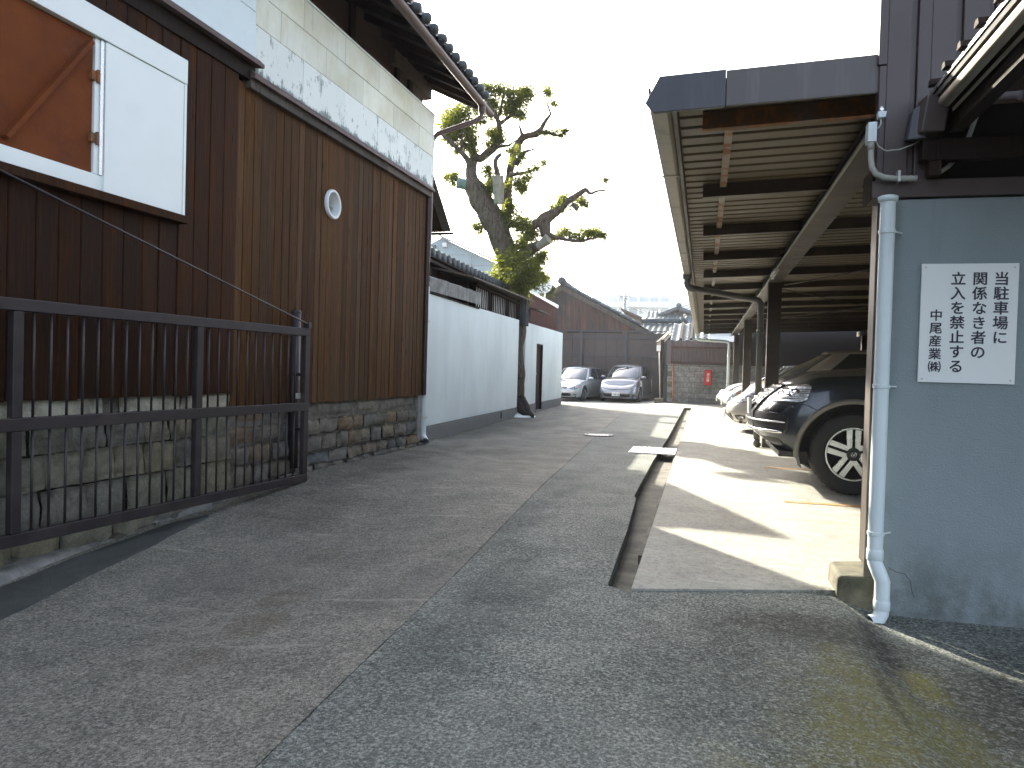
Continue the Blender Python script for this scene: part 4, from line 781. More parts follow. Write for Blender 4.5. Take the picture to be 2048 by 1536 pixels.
m=MB();box_at(m,884,893,485,494,39.8,.19);m.build('vent_hood','plastic_white',bg_,bevel=.03);m=MB();box_at(m,863,871,490,500,39.9,.09);m.build('window','glass_dark',bg_)
# rust-boarded gabled house at the end of the yard
rh=thing('rust_house','old house with rust-stained boarded gable and grey tiled roof at the end of the yard','house',(-5,36,0))
pk=PY(1126,577,36);rr=PY(1294,667,36);ll_=PY(1096,600,36)
kr=(rr[2]-pk[2])/(rr[0]-pk[0])
zr=lambda x:pk[2]+kr*(x-pk[0]) if x>pk[0] else pk[2]-abs(kr)*.95*(pk[0]-x)
MB().prism([(pk[0]-3,36.03,-1),(rr[0],36.03,-1),(rr[0],36.03,rr[2]),(pk[0],36.03,pk[2]),(pk[0]-3,36.03,zr(pk[0]-3))],(0,9,0)).build('wall','plaster_brown',rh)
x=pk[0]-2.2
while x<rr[0]-.3:
    b=x+R(.20,.27);MB().hexa([(x,36,2.0),(b-.01,36,2.0),(b-.01,36.028,2.0),(x,36.028,2.0),(x,36,zr(x)-.05),(b-.01,36,zr(b)-.05),(b-.01,36.028,zr(b)-.05),(x,36.028,zr(x)-.05)]).build('board','rust_boards',rh);x=b
for s_ in (1,-1):
    e=rr if s_>0 else (pk[0]-3,0,zr(pk[0]-3));MB().bar((pk[0],35.86,pk[2]+.02),(e[0]+.25*s_,35.86,zr(e[0]+.0)-.0-.12),.06,.22).build('barge_board','timber_grey',rh)
L_=math.hypot(rr[0]+.5-pk[0],zr(rr[0]+.5)-pk[2]);n_=int(L_/.24);dv=(Vector((rr[0]+.5,0,zr(rr[0]+.5)))-Vector((pk[0],0,pk[2])))/n_
roof_grid(MB(),(rr[0]+.5,35.7,zr(rr[0]+.5)+.16),(0,.27,0),-dv,36,n_,.045,.03,5).build('roof','roof_tile_blue',rh)
roof_grid(MB(),(pk[0]-3.2,35.7,zr(pk[0]-3.2)+.16),(0,.27,0),Vector((pk[0]-(pk[0]-3.2),0,pk[2]-zr(pk[0]-3.2)))/14,36,14,.045,.03,5).build('roof','roof_tile_blue',rh)
m=MB();m.tube([(pk[0],35.65,pk[2]+.30),(pk[0],45.4,pk[2]+.30)],.14,10).tube([(pk[0],35.55,pk[2]+.33),(pk[0],35.8,pk[2]+.33)],.20,10);m.build('ridge','roof_tile',rh,smooth=True)
for k in range(8): p=Vector((pk[0],35.78,pk[2]+.25))+dv*(k*2.2);MB().tube([p,p+dv*2.1],.075,8).build('verge_tile','roof_tile_blue',rh,smooth=True)
MB().box(pk[0]+.3,rr[0]-1.2,35.9,35.99,2.95,3.05).build('wall_rail','timber_dark',rh)
# dark board fence behind the two parked cars
df=thing('board_fence','tall dark brown panel fence on a steel frame behind the silver cars','fence',(-4,33.5,0))
a=PY(1100,664,33.5);b=PY(1330,667,33.5);zt=a[2];zb=-.45
n_=12
for k in range(n_): x0=lerp(a[0]-1,b[0],k/n_);x1=lerp(a[0]-1,b[0],(k+1)/n_);MB().box(x0+.004,x1-.004,33.5,33.54,zb,zt-.02).build('panel','fence_brown',df)
for v in (662,676,711,743,781): c=PY(1200,v,33.45);MB().box(a[0]-1,b[0]+.05,33.42,33.498,c[2]-.025,c[2]+.025).build('rail','fence_steel',df)
for u in (1161,1250): c=PY(u,720,33.4);MB().box(c[0]-.06,c[0]+.06,33.33,33.42,zb,zt+.03).build('post','fence_steel',df)
MB().bar(PY(1262,741,33.46),PY(1300,712,33.46),.05,.03).build('brace','fence_brown',df)
# gate post, meter box and footing at the fence corner
mp=thing('meter_post','dark post with a small cream meter box on a concrete footing, at the fence corner','post',tuple(PY(1327,803,28.6)))
a=PY(1322,680,28.6);b=PY(1329,803,28.6);MB().box(a[0],a[0]+.13,28.55,28.68,-.15,a[2]).build('post','timber_dark',mp)
m=MB();box_at(m,1313,1321,690,702,28.4,.14);m.build('meter_box','plastic_white',mp,bevel=.01)
MB().tube([PY(1319,702,28.5),PY(1320,800,28.5)],.022,8).build('conduit','conduit',mp,smooth=True)
a=PY(1309,796,28.3);b=PY(1326,808,28.3);MB().box(a[0],b[0],28.2,28.6,-.2,a[2]).build('footing_block','footing',mp,bevel=.015)
for k,(u0,v0,u1,v1) in enumerate(((1314,685,1334,668),(1316,687,1338,664),(1320,690,1342,668))): MB().bar(PY(u0,v0,28.5+.1*k),PY(u1,v1,30.5+.1*k),.09,.05).build('timber_batten','tan' if k else 'timber_grey',mp)
sp=thing('blue_side_panel','narrow blue-grey corrugated side panel between the meter post and the block wall','panel',tuple(PY(1332,800,28.5)))
a=PY(1326,690,28.7);b=PY(1338,690,28.7);MB().hexa([(a[0],28.75,-.2),(b[0],28.75,-.2),(b[0]+.05,30.5,-.2),(a[0],30.5,-.2),(a[0],28.75,a[2]),(b[0],28.75,a[2]),(b[0]+.05,30.5,a[2]),(a[0],30.5,a[2])]).build('sheet','blue_dark',sp)
for k in range(4): x=lerp(a[0]+.02,b[0]-.02,k/3);MB().box(x-.012,x+.012,28.72,28.748,-.2,a[2]).build('rib','blue_dark',sp)
# block wall and corrugated fence above it
bw=thing('block_wall','grey concrete block wall across the end of the carport','wall',(0,28.2,0))
MB().box(-1.32,6.5,28.24,28.33,-.2,1.40).build('core','mortar',bw)
blk=MB().box(-.193,.193,-.03,.03,0,.188);bme=blk.mesh('block','concrete_block')
for r in range(7):
    for k in range(11):
        x=-1.13+k*.4+(.2 if r%2 else 0)
        if -1.35<x-.2 and x<3.2: inst('block',bme,bw,(x,28.215+R(-.006,.006),.0+r*.2-.01+.004))
        elif r%2==0 and k==0: inst('block',bme,bw,(x,28.215,r*.2-.006))
MB().box(3.2,6.5,28.2,28.239,-.1,1.39).build('far_block','concrete_block',bw)
MB().box(-1.34,6.5,28.16,28.34,1.402,1.44).build('capping','kerb_concrete',bw,bevel=.004)
cf=thing('corrugated_fence','purple-brown corrugated sheet fence standing on the block wall','fence',(0,28.3,1.44))
def corr(m,x0,x1,y,z0,z1,p=.1,d=.018):
    x=x0
    while x<x1-1e-6:
        pts=[(x,y),(x+p*.45,y),(x+p*.55,y+d),(x+p*.9,y+d),(x+p,y)]
        for (a,b) in zip(pts,pts[1:]): m.add([(a[0],a[1],z0),(b[0],b[1],z0),(b[0],b[1],z1),(a[0],a[1],z1)],[(0,1,2,3)])
        x+=p
    return m
corr(MB(),-1.28,6.5,28.26,1.44,2.32).build('corrugated_sheet','fence_purple',cf,bevel=0)
MB().box(-1.28,6.5,28.2,28.255,1.50,1.545).build('rail','rust_rail',cf);MB().box(-1.28,6.5,28.2,28.255,2.05,2.10).build('rail','rust_rail',cf)
corr(MB(),-1.28,6.5,28.23,2.10,2.31,.12,.012).build('top_sheet','fence_purple',cf)
MB().box(-1.38,-1.22,28.15,28.30,1.44,2.33).build('end_post','fence_purple',cf)
fb=thing('extinguisher_box','red fire extinguisher box with white lettering on the block wall','box',tuple(PY(1416,755,28.1)))
a=PY(1409,740,28.0);b=PY(1423,771,28.0);MB().box(a[0],b[0],28.0,28.19,b[2],a[2]).build('cabinet','red_box',fb,bevel=.02)
for i,ch in enumerate('消火器'): text('lettering',ch,.10,'plastic_white',fb,((a[0]+b[0])/2,27.996,lerp(a[2],b[2],.30+.19*i)),(1,0,0),(0,0,1),.002)
op=thing('orange_pole','thin orange-brown pole leaning on the left end of the block wall','pole',tuple(PY(1346,803,28.1)));MB().tube([PY(1346.,803,28.1),PY(1346,728,28.14)],.03,8).build('pole','orange_pole',op,smooth=True)
# tiled roofs beyond the block wall
def tiled(name,label,u0,u1,ve,vr,y,depth,mt='roof_tile_blue',ridge=True):
    o=thing(name,label,'house',tuple(PY((u0+u1)/2,ve,y)))
    a=PY(u0,ve,y);b=PY(u1,ve,y);zr_=a[2]+depth*.45
    t=PY((u0+u1)/2,vr,y+depth);zr_=max(t[2],a[2]+depth*.3);nx=max(3,int((b[0]-a[0])/.27));ny=max(3,int(depth/.24))
    roof_grid(MB(),(a[0],y,a[2]),((b[0]-a[0])/nx,0,0),(0,depth/ny,(zr_-a[2])/ny),nx,ny,.035,.025,6).build('roof',mt,o)
    MB().box(a[0]+.2,b[0]-.2,y+.5,y+depth,-.5,a[2]-.02).build('wall','plaster_brown',o)
    if ridge:
        m=MB();m.tube([(a[0]-.1,y+depth,zr_+.14),(b[0]+.1,y+depth,zr_+.14)],.14,10)
        for k in range(0,nx,3): x=a[0]+(b[0]-a[0])*(k+.5)/nx;m.tube([(x-.05,y+depth,zr_+.15),(x+.05,y+depth,zr_+.15)],.17,10)
        m.tube([(b[0]+.1,y+depth-.05,zr_+.16),(b[0]+.22,y+depth-.05,zr_+.17)],.22,10)
        m.build('ridge',mt,o,smooth=True)
    return o,a,b,zr_
tiled('tiled_house','low house with blue-grey tiled roof and ridge just right of the rust-stained gable',1280,1364,667,651,37.,2.2)
o,a,b,z=tiled('tiled_house','low tiled roof just above the corrugated fence, broken by two dark gaps',1341,1420,681,655,31.5,3.0,'roof_tile_blue',False)
for u in (1361,1382): c=PY(u,680,31.4);MB().hexa([(c[0]-.05,31.45,c[2]),(c[0]+.05,31.45,c[2]),(c[0]+.05,34.4,z),(c[0]-.05,34.4,z),(c[0]-.05,31.45,c[2]+.08),(c[0]+.05,31.45,c[2]+.08),(c[0]+.05,34.4,z+.08),(c[0]-.05,34.4,z+.08)]).build('valley_wall','timber_dark',o)
g=thing('gabled_house','far house with a small tiled gable above a hipped tiled skirt roof','house',tuple(PY(1345,645,55)))
p=PY(1358,618,55);l=PY(1316,634,55);r=PY(1384,629,55);zl=l[2]
MB().prism([(l[0]+.5,55,zl+.1),(2*p[0]-l[0]-.5,55,zl+.1),(p[0],55,p[2]-.25)],(0,5,0)).build('gable','tan',g)
for s_ in (1,-1): 
    e=Vector((p[0]-s_*(p[0]-l[0]),0,zl));d_=(Vector((p[0],0,p[2]))-e);n_=9
    roof_grid(MB(),(e.x,54.6,e.z),(0,.3,0),d_/n_,18,n_,.06,.04,5).build('roof','roof_tile_blue',g)
    MB().bar((e.x,54.5,e.z+.06),(p[0],54.5,p[2]+.06),.18,.22).build('verge_tile','roof_tile_blue',g)
MB().tube([(p[0],54.4,p[2]+.12),(p[0],60,p[2]+.12)],.17,10).tube([(p[0],54.35,p[2]+.2),(p[0],54.6,p[2]+.2)],.20,8).build('ridge','roof_tile_blue',g,smooth=True)
a=PY(1292,647,54);b=PY(1420,647,54);roof_grid(MB(),(a[0],53.2,a[2]),(.3,0,0),(0,.24,.11),int((b[0]-a[0])/.3),9,.03,.02,6).build('skirt_roof','roof_tile_blue',g)
MB().box(a[0]+.6,b[0],54,59,-.5,a[2]).build('wall','plaster_brown',g)
h3=thing('brown_roofed_house','small brown gabled roof peeping over the rust house tiles','house',tuple(PY(1265,640,48)));a=PY(1247,622,48);b=PY(1296,643,48)
MB().bar((a[0],48,a[2]),(b[0],48,b[2]),3,.12,(0,0,1)).build('roof','timber_grey',h3);MB().prism([(a[0],48,0),(b[0]-.3,48,0),(b[0]-.3,48,b[2]),(a[0],48,a[2]-.1)],(0,3,0)).build('wall','tan',h3)
fl=thing('wall_lamp_pole','thin pole with a round pale finial above the tiled roofs','pole',tuple(PY(1368,655,40)));MB().tube([PY(1367,660,40),PY(1370,633,40)],.03,6).build('pole','grey_steel',fl);c=PY(1370,631,40);MB().lathe([(.001,.09),(.07,.06),(.09,0),(.07,-.06),(.001,-.09)],tuple(c),'z',10).build('finial','tan',fl,smooth=True)

# ------------------------------------------------------------------ carport on the right
cpt=thing('carport','long brown steel carport with corrugated roof along the right side of the alley','carport',(.95,15,0))
RS=.035
zroof=lambda x:2.605+RS*x
BARY=[4.46+1.70*k for k in range(14)]
cm_=MB();y=4.0;p=.19
while y<27.3:                                             # corrugated roof, ribs across
    pts=[(y,0),(y+.135,0),(y+.147,.032),(y+.178,.032),(y+p,0)]
    for (a,da),(b,db) in zip(pts,pts[1:]):
        cm_.add([(-.22,a,zroof(-.22)+da),(-.22,b,zroof(-.22)+db),(6.6,b,zroof(6.6)+db),(6.6,a,zroof(6.6)+da)],[(0,1,2,3)]);cm_.add([(-.22,a,zroof(-.22)+da+.004),(-.22,b,zroof(-.22)+db+.004),(6.6,b,zroof(6.6)+db+.004),(6.6,a,zroof(6.6)+da+.004)],[(3,2,1,0)])
    y+=p
cm_.build('corrugated_roof','corr_roof',cpt)
for k,y in enumerate(BARY):
    m=MB()
    for (o,h0,h1) in ((0,0,.10),):
        z0,z1=zroof(-.055)-.105,zroof(6.4)-.105
        m.hexa([(-.055,y-.003,z0),(6.4,y-.003,z1),(6.4,y+.003,z1),(-.055,y+.003,z0),(-.055,y-.003,z0+.10),(6.4,y-.003,z1+.10),(6.4,y+.003,z1+.10),(-.055,y+.003,z0+.10)])
        for zz0 in (0,.094): m.hexa([(-.055,y+.0032,z0+zz0),(6.4,y+.0032,z1+zz0),(6.4,y+.05,z1+zz0),(-.055,y+.05,z0+zz0),(-.055,y+.0032,z0+zz0+.006),(6.4,y+.0032,z1+zz0+.006),(6.4,y+.05,z1+zz0+.006),(-.055,y+.05,z0+zz0+.006)])
    m.build('cross_bar','rust_beam' if k==0 else 'beam_brown',cpt)
    if k<13: MB().box(.075,.125,y+.052,y+1.70-.004,zroof(.1)-.035,zroof(.1)-.008).build('tie_bar','rust_tie' if k<2 else 'beam_brown' if k>3 else 'rust_tie',cpt)
bm=MB();bm.box(.88,1.08,4.0,27.4,2.49,2.504).box(.88,1.08,4.0,27.4,2.57,2.585).box(.965,.995,4.0,27.4,2.504,2.57);bm.build('long_beam','beam_brown',cpt)
MB().tube([(.866,4.4,2.478),(.866,27,2.478)],.013,8).build('conduit_run','conduit',cpt,smooth=True)
MB().box(5.0,5.18,4.0,27.4,2.52,2.68).build('long_beam','beam_brown',cpt)
def hcol(x,y,z0,z1,w,name,mt,par):
    m=MB();t=.012;m.box(x-w/2,x+w/2,y-w/2,y-w/2+t,z0,z1).box(x-w/2,x+w/2,y+w/2-t,y+w/2,z0,z1).box(x-w/2,x-w/2+t,y-w/2+t,y+w/2-t,z0,z1).box(x+w/2-t,x+w/2,y-w/2+t,y+w/2-t,z0,z1)
    return m.build(name,mt,par,bevel=.006)
for x,y in ((1.0,11.9),(1.04,19.6),(1.06,26.6)):
    hcol(x,y,.0,2.49,.19,'column','beam_brown',cpt);MB().box(x-.12,x+.12,y-.12,y+.12,-.05,.14).build('footing','footing',cpt,bevel=.01)
hcol(.93,4.22,.105,2.49,.185,'column','beam_brown',cpt)
m=MB();m.hexa([(.665,3.955,-.2),(1.2,3.955,-.2),(1.2,4.42,-.2),(.665,4.24,-.2),(.68,3.975,.085),(1.2,3.975,.105),(1.2,4.42,.105),(.675,4.235,.10)]);m.build('footing','footing',cpt,bevel=.022,seg=3)
for x in (5.1,): 
    for y in (4.2,11.9,19.6,26.6): hcol(x,y,0,2.52,.19,'column','beam_brown',cpt)
# bracing rods under the roof
for a,b in (((1.1,4.6,2.42),(5.0,11.5,2.5)),((1.1,11.5,2.42),(5.0,4.6,2.5)),((1.1,12,2.42),(5.0,19,2.5)),((1.1,19,2.42),(5.0,12,2.5))): MB().tube([a,b],.009,6).build('brace_rod','beam_brown',cpt)
# rear wall of the carport
corr(MB(),-0,1,0,0,1)
rw=MB();y=4.1
while y<28:
    for (a,da,b,db) in ((0,0,.09,0),(.09,0,.11,.03),(.11,.03,.17,.03),(.17,.03,.19,0)): rw.add([(6.5+da,y+a,-.1),(6.5+db,y+b,-.1),(6.5+db,y+b,2.95),(6.5+da,y+a,2.95)],[(0,1,2,3)])
    y+=.19
rw.build('rear_wall','dark_clad',cpt)
MB().box(1.2,6.6,28.14,28.16,1.45,2.95).build('end_wall','dark_clad',cpt)
# eaves gutter along the alley and gable fascia
g=MB();y0,y1=3.985,27.15
prof=[(-.215,2.60),(-.222,2.475),(-.235,2.455),(-.30,2.455),(-.325,2.475),(-.335,2.57),(-.325,2.575),(-.322,2.57)]
g.grid(lambda i,j:(prof[j][0],lerp(y0,y1,i/10),prof[j][1]),10,len(prof)-1,0,True).grid(lambda i,j:(prof[j][0]*.985-.004,lerp(y0,y1,i/10),prof[j][1]+.005),10,len(prof)-1,0,False);g.build('gutter','gutter_cream',cpt)
for k in range(7): y=5.3+3.4*k;MB().box(-.338,-.21,y-.012,y+.012,2.450,2.4545).build('gutter_joint','gutter_cream',cpt)
for k in range(12): y=6.9+1.7*k;MB().bar((-.33,y,2.578),(-.2,y,2.62),.02,.004).build('gutter_bracket','gutter_cream',cpt)
MB().box(-.214,-.19,4.0,27.3,2.50,2.60).build('eave_trim','beam_brown',cpt)
xa=PY(1452,160,3.97)[0]
def fasc(x0,x1,mt,zl0,zl1,zh0,zh1,y=3.965):
    m=MB();m.hexa([(x0,y,zl0),(x1,y,zl1),(x1,y+.018,zl1),(x0,y+.018,zl0),(x0,y,zh0),(x1,y,zh1),(x1,y+.22,zh1+.01),(x0,y+.22,zh0+.01)]);return m.build('fascia',mt,cpt,bevel=.004)
zl=lambda x:2.452+.028*x;zh=lambda x:2.635+.035*x
fasc(xa+.002,.80,'fascia',zl(xa),zl(.80),zh(xa),zh(.80))
m=MB();m.prism([(-.345,3.958,zl(-.3)+.05),(-.30,3.958,zl(-.3)-.005),(xa,3.958,zl(xa)-.004),(xa,3.958,zh(xa)+.003),(-.275,3.958,zh(-.3)+.003)],(0,.025,0));m.build('fascia','fascia_dark',cpt,bevel=.004)
# gutter downpipes of the carport
def rain(name,label,yb,yt,xe,r,mt):
    o=thing(name,label,'drainpipe',(xe,yb,0),'carport downpipes')
    m=MB();m.lathe([(r*1.35,.02),(r*1.3,-.06),(r,-.07)],(-.27,yt,2.46),'z',14);m.build('outlet','pipe_dark' if mt=='pipe_dark' else mt,o,smooth=True)
    MB().tube([(-.27,yt,2.43),(-.27,yt,2.34),(-.255,yt+.01,2.30),(-.21,yt+.02,2.275),(xe-.12,yb-.02,2.235),(xe-.04,yb,2.215),(xe,yb,2.16),(xe,yb,2.05),(xe,yb,.05)],r,14).build('pipe',mt,o,smooth=True)
    for z in (1.75,.75): MB().tube([(xe,yb,z-.03),(xe,yb,z+.03)],r*1.14,14).build('joint_ring',mt,o,smooth=True)
    MB().tube([(xe,yb,.12),(xe,yb,.05),(xe+.03,yb-.03,.03)],r*1.1,12).build('shoe',mt,o,smooth=True);return o
rain('downpipe','dark grey downpipe crossing from the gutter to the second carport column','11.7' and 11.75,10.6,.80,.047,'pipe_dark')
rain('downpipe','pale grey downpipe at the far end of the carport, before the block wall',26.4,26.1,.80,.05,'pipe_grey')
# tube lights under the long beam
for i,(u,v,lab) in enumerate(((1549,540,'fluorescent tube light under the near part of the carport beam'),(1463,663,'small far fluorescent tube light under the carport beam'))):
    q=PX(u,v,.865);o=thing('tube_light',lab,'light fixture',(q[0],q[1],2.44),'carport tube lights')
    MB().box(.835,.895,q[1]-.32,q[1]+.32,2.445,2.475).build('housing','plastic_white',o,bevel=.006);MB().tube([(.865,q[1]-.28,2.425),(.865,q[1]+.28,2.425)],.014,10).build('tube','tube_white',o,smooth=True)
    for s_ in (-1,1): MB().box(.848,.882,q[1]+s_*.29-.012,q[1]+s_*.29+.012,2.408,2.445).build('tube_holder','plastic_white',o)
MB().box(.80,.859,3.985,4.0,-.1,1.94).build('sun_block_plate','beam_brown',cpt)  # added plate, blocks the sun slipping between downpipe and wall
nb=thing('notice_strip','narrow white notice strip with faint blue print on the first carport column','sign',(.86,4.1,1.7))
MB().box(.853,.8545,4.125,4.21,1.58,1.935).build('plate','sign_white',nb)
for k in range(9): MB().box(.8518,.8528,4.145,4.19,1.61+k*.032,1.628+k*.032).build('print_mark','ink_blue',nb)

# ------------------------------------------------------------------ rendered wall, cladding, canopy at the entrance
WY=3.95
ew=thing('entrance_wall','blue-grey rendered entrance wall carrying the notice board','wall',(1.6,WY,0))
m=MB();m.grid(lambda i,j:(lerp(.862,4.0,(i/24)**1.5)+(.006*noise.noise(Vector((j*.5,1,2))) if i==0 else 0),WY+.003*noise.noise(Vector((i*.6,j*.5,3))),lerp(-.25,1.945+.004*noise.noise(Vector((i*.8,1,1))),j/20)),24,20,0,False)
m.box(.863,4,WY+.006,WY+.15,-.25,1.943);m.build('rendered_face','stucco_grey',ew,bevel=0)
m=MB();m.grid(lambda i,j:(.860,lerp(WY,WY+.15,i/2),lerp(-.25,1.943,j)),2,1,0,True);m.build('wall_end','stucco_grey',ew)
crk=[(.90,.155),(.94,.135),(.975,.13),(1.0,.10),(1.01,.05),(1.02,.02)];m=MB()
for (a,b),(c,d) in zip(crk,crk[1:]): m.bar((a,WY-.0005,b),(c,WY-.0005,d),.002,.003,(0,1,0))
m.build('crack','dark',ew)
sb=thing('top_beam','brown steel beam lying along the top of the entrance wall','beam',(1.6,WY,1.95))
MB().box(.762,4,WY-.02,WY-.012,1.952,2.035).box(.762,4,WY-.012,WY+.16,1.952,1.962).box(.762,4,WY-.012,WY+.16,2.025,2.035).build('channel','brown_metal',sb,bevel=.003);MB().box(.755,.762,WY-.022,WY+.16,1.945,2.09).build('end_plate','timber_dark',sb,bevel=.002)
cl=thing('clad_wall','dark brown ribbed metal wall rising above the entrance wall','building',(1.6,WY,2.1))
def clad(m,x0,x1,z0f,z1):
    x=x0
    for w,rib in ((.105,0),(.03,1))*20:
        if x>=x1: break
        b=min(x+w,x1);y=WY+.0 if not rib else WY+.022
        m.hexa([(x,y,z0f(x)),(b,y,z0f(b)),(b,WY+.06,z0f(b)),(x,WY+.06,z0f(x)),(x,y,z1),(b,y,z1),(b,WY+.06,z1),(x,WY+.06,z1)]);x=b
    return m
clad(MB(),.812,1.005,lambda x:2.036,4.6).build('cladding','brown_metal',cl,bevel=.004);clad(MB(),1.005,4.,lambda x:2.40,4.6).build('cladding','brown_metal',cl,bevel=.004)
MB().box(.772,.811,WY-.008,WY+.07,2.6,4.6).build('corner_trim','brown_metal',cl,bevel=.003);MB().box(.78,.811,WY-.004,WY+.07,2.036,2.597).build('corner_trim','brown_metal',cl,bevel=.003)
MB().box(.80,4.,WY+.061,WY+4.,2.75,4.6).build('wall','brown_metal',cl)
MB().box(1.10,4.1,WY+.5,WY+.56,1.9,2.75).build('dark_void_panel','dark',cl)  # near-black panel, its colour stands for the shade inside the opening
# canopy over the entrance, running towards the camera
cn=thing('canopy','dark ribbed metal canopy with a pale eaves gutter over the entrance at right','canopy',(1.3,2,2.3))
q=PY(1853,199,3.9);X0=q[0];ZT=q[2];q2=PY(1886,211,3.9);ZB=ZT-.09
m=MB();y0,y1=-.9,3.86
m.box(X0,X0+.006,y0,y1,ZT-.005,ZT+.012)               # bright outer lip
m.build('gutter_lip','alu',cn)
MB().box(X0+.007,X0+.03,y0,y1,ZT-.035,ZT-.012).build('gutter_shadow_gap','dark',cn)
m=MB();m.hexa([(X0+.018,y0,ZT-.075),(X0+.06,y0,ZT-.085),(X0+.06,y1-.05,ZT-.085),(X0+.018,y1-.05,ZT-.075),(X0+.018,y0,ZT-.037),(X0+.06,y0,ZT-.037),(X0+.06,y1-.05,ZT-.037),(X0+.018,y1-.05,ZT-.037)]);m.build('gutter','gutter_cream',cn,bevel=.006)
MB().tube([(X0+.035,y0,ZT-.06),(X0+.035,y1-.05,ZT-.06)],.022,14).build('gutter_roll','gutter_cream',cn,smooth=True)
MB().box(X0+.078,X0+.085,y0,y1-.08,ZT-.10,ZT-.085).build('inner_lip','gutter_cream',cn)
# roof deck in strips, small open gaps along the eave
gaps=[G(u,v,ZT+.02) for u,v in ((2015,108),(1983,147),(1952,180))]
gx0=X0+.16
rf=MB();zc=lambda x:ZT+.0+.05*(x-X0)
def rstrip(xa,xb,ya,yb): rf.hexa([(xa,ya,zc(xa)),(xb,ya,zc(xb)),(xb,yb,zc(xb)),(xa,yb,zc(xa)),(xa,ya,zc(xa)+.01),(xb,ya,zc(xb)+.01),(xb,yb,zc(xb)+.01),(xa,yb,zc(xa)+.01)])
gxa,gxb=min(g[0] for g in gaps)-.012,max(g[0] for g in gaps)+.012
rstrip(X0+.004,gxa,y0,y1+.05);rstrip(gxb,3.6,y0,y1+.05)
yy=[y0]+sorted(sum([[g[1]-.038,g[1]+.038] for g in gaps],[]))+[y1+.05]
for a,b in zip(yy[::2],yy[1::2]): rstrip(gxa,gxb,a,b)
rf.build('roof','brown_metal',cn)
for k in range(24):
    y=y1-.08-k*.2;m=MB()
    if all(abs(y-g[1])>.07 for g in gaps): m.prism([(X0-.02,y-.026,ZT+.020),(X0-.02,y-.016,ZT+.046),(X0-.02,y+.016,ZT+.046),(X0-.02,y+.026,ZT+.020)],(2.6,0,.13));m.build('roof_rib','timber_dark',cn)
m=MB();m.hexa([(X0-.05,3.78,ZT-.19),(X0+.05,3.78,ZT-.19),(X0+.05,3.93,ZT-.17),(X0-.05,3.93,ZT-.17),(X0-.03,3.76,ZT-.02),(X0+.07,3.76,ZT-.04),(X0+.07,3.93,ZT-.02),(X0-.03,3.93,ZT)]);m.build('gutter_end','brown_metal',cn,bevel=.008)
m=MB();m.hexa([(X0-.085,3.86,ZT-.20),(X0-.02,3.80,ZT-.21),(X0-.02,3.94,ZT-.19),(X0-.085,3.94,ZT-.18),(X0-.06,3.88,ZT-.05),(X0-.01,3.86,ZT-.02),(X0-.01,3.94,ZT-.02),(X0-.06,3.94,ZT-.05)]);m.build('flashing','fascia_dark',cn,bevel=.006)
MB().box(X0+.10,X0+.16,-.8,3.9,ZT-.16,ZT-.02).build('eave_beam','timber_dark',cn)
for y in (.2,1.2,2.2,3.2): MB().box(X0+.1,3.4,y-.03,y+.03,ZT-.10,ZT-.01).build('rafter','timber_dark',cn)
m=MB();a=PY(1838,262,3.92);b=PY(2000,285,3.92);m.box(a[0],4,3.85,3.92,ZT-.30,ZT-.20);m.build('cross_timber','timber_dark',cn,bevel=.006)
MB().box(.99,1.045,3.86,3.92,2.036,ZT-.30).build('stub_post','timber_dark',cn,bevel=.004)
# white downpipe beside the entrance wall
wd=thing('downpipe','thick blue-white downpipe in front of the carport column, left of the notice board','drainpipe',(.83,3.87,0))
px,py=.826,3.885
a=PY(1752,1085,py);zb_=PY(1752,1100,py)[2]
MB().tube([(px,py,1.93),(px,py,1.35),(px,py,.6),(px,py,.215),(px,py-.005,.19),(px+.018,py-.03,.14),(px+.03,py-.035,.11),(px+.03,py-.035,.0),(px+.028,py-.04,-.045),(px+.01,py-.055,-.075),(px-.03,py-.075,-.082)],.0345,20,False).build('pipe','pipe_grey',wd,smooth=True)
MB().lathe([(.036,1.92),(.043,1.925),(.046,1.945),(.036,1.95)],(px,py,0),'z',20).build('pipe_socket','pipe_grey',wd,smooth=True)
for z in (1.78,1.04,.33): MB().lathe([(.036,-.010),(.039,-.008),(.039,.008),(.036,.010)],(px,py,z),'z',20).bar((px+.03,py,z),(.90,py+.05,z),.012,.006).build('pipe_clamp','pipe_grey',wd,smooth=False)
MB().lathe([(.036,.0),(.0385,.004),(.0385,.05),(.036,.055)],(px,py,.20),'z',20).build('socket_ring','pipe_grey',wd,smooth=True);MB().lathe([(.035,0),(.0375,.003),(.0375,.045),(.035,.05)],(px+.03,py-.035,-.03),'z',20).build('socket_ring','pipe_grey',wd,smooth=True)
# electrical bits on the brown wall
jb=thing('junction_box','grey junction box with a bent flexible conduit below the cladding corner','electrical box',(.78,3.9,2.3))
c=PY(1742,266,3.9);MB().box(c[0]-.018,c[0]+.022,3.87,3.94,c[2]-.05,c[2]+.045).build('box','pipe_grey',jb,bevel=.004)
pts=[PY(u,v,3.89) for u,v in ((1742,288),(1742,318),(1744,335),(1752,348),(1768,355),(1790,357),(1840,357))]
m=MB();P_=[]
for i in range(len(pts)-1):
    for k in range(8): P_.append(pts[i]+(pts[i+1]-pts[i])*k/8)
m.tube(P_,[.0145 if i%2 else .0128 for i in range(len(P_))],12);m.build('flexible_conduit','conduit',jb,smooth=True)
MB().tube([PY(1742,280,3.89),PY(1742,300,3.89)],.016,12).build('conduit_gland','conduit',jb,smooth=True)
c=PY(1798,354,3.875);MB().box(c[0]-.006,c[0]+.006,3.868,3.91,c[2]-.022,c[2]+.03).build('saddle_clip','galv',jb)
ps=thing('photo_sensor','small grey photo sensor with clear cap on the cladding corner','sensor',(.8,3.9,2.4))
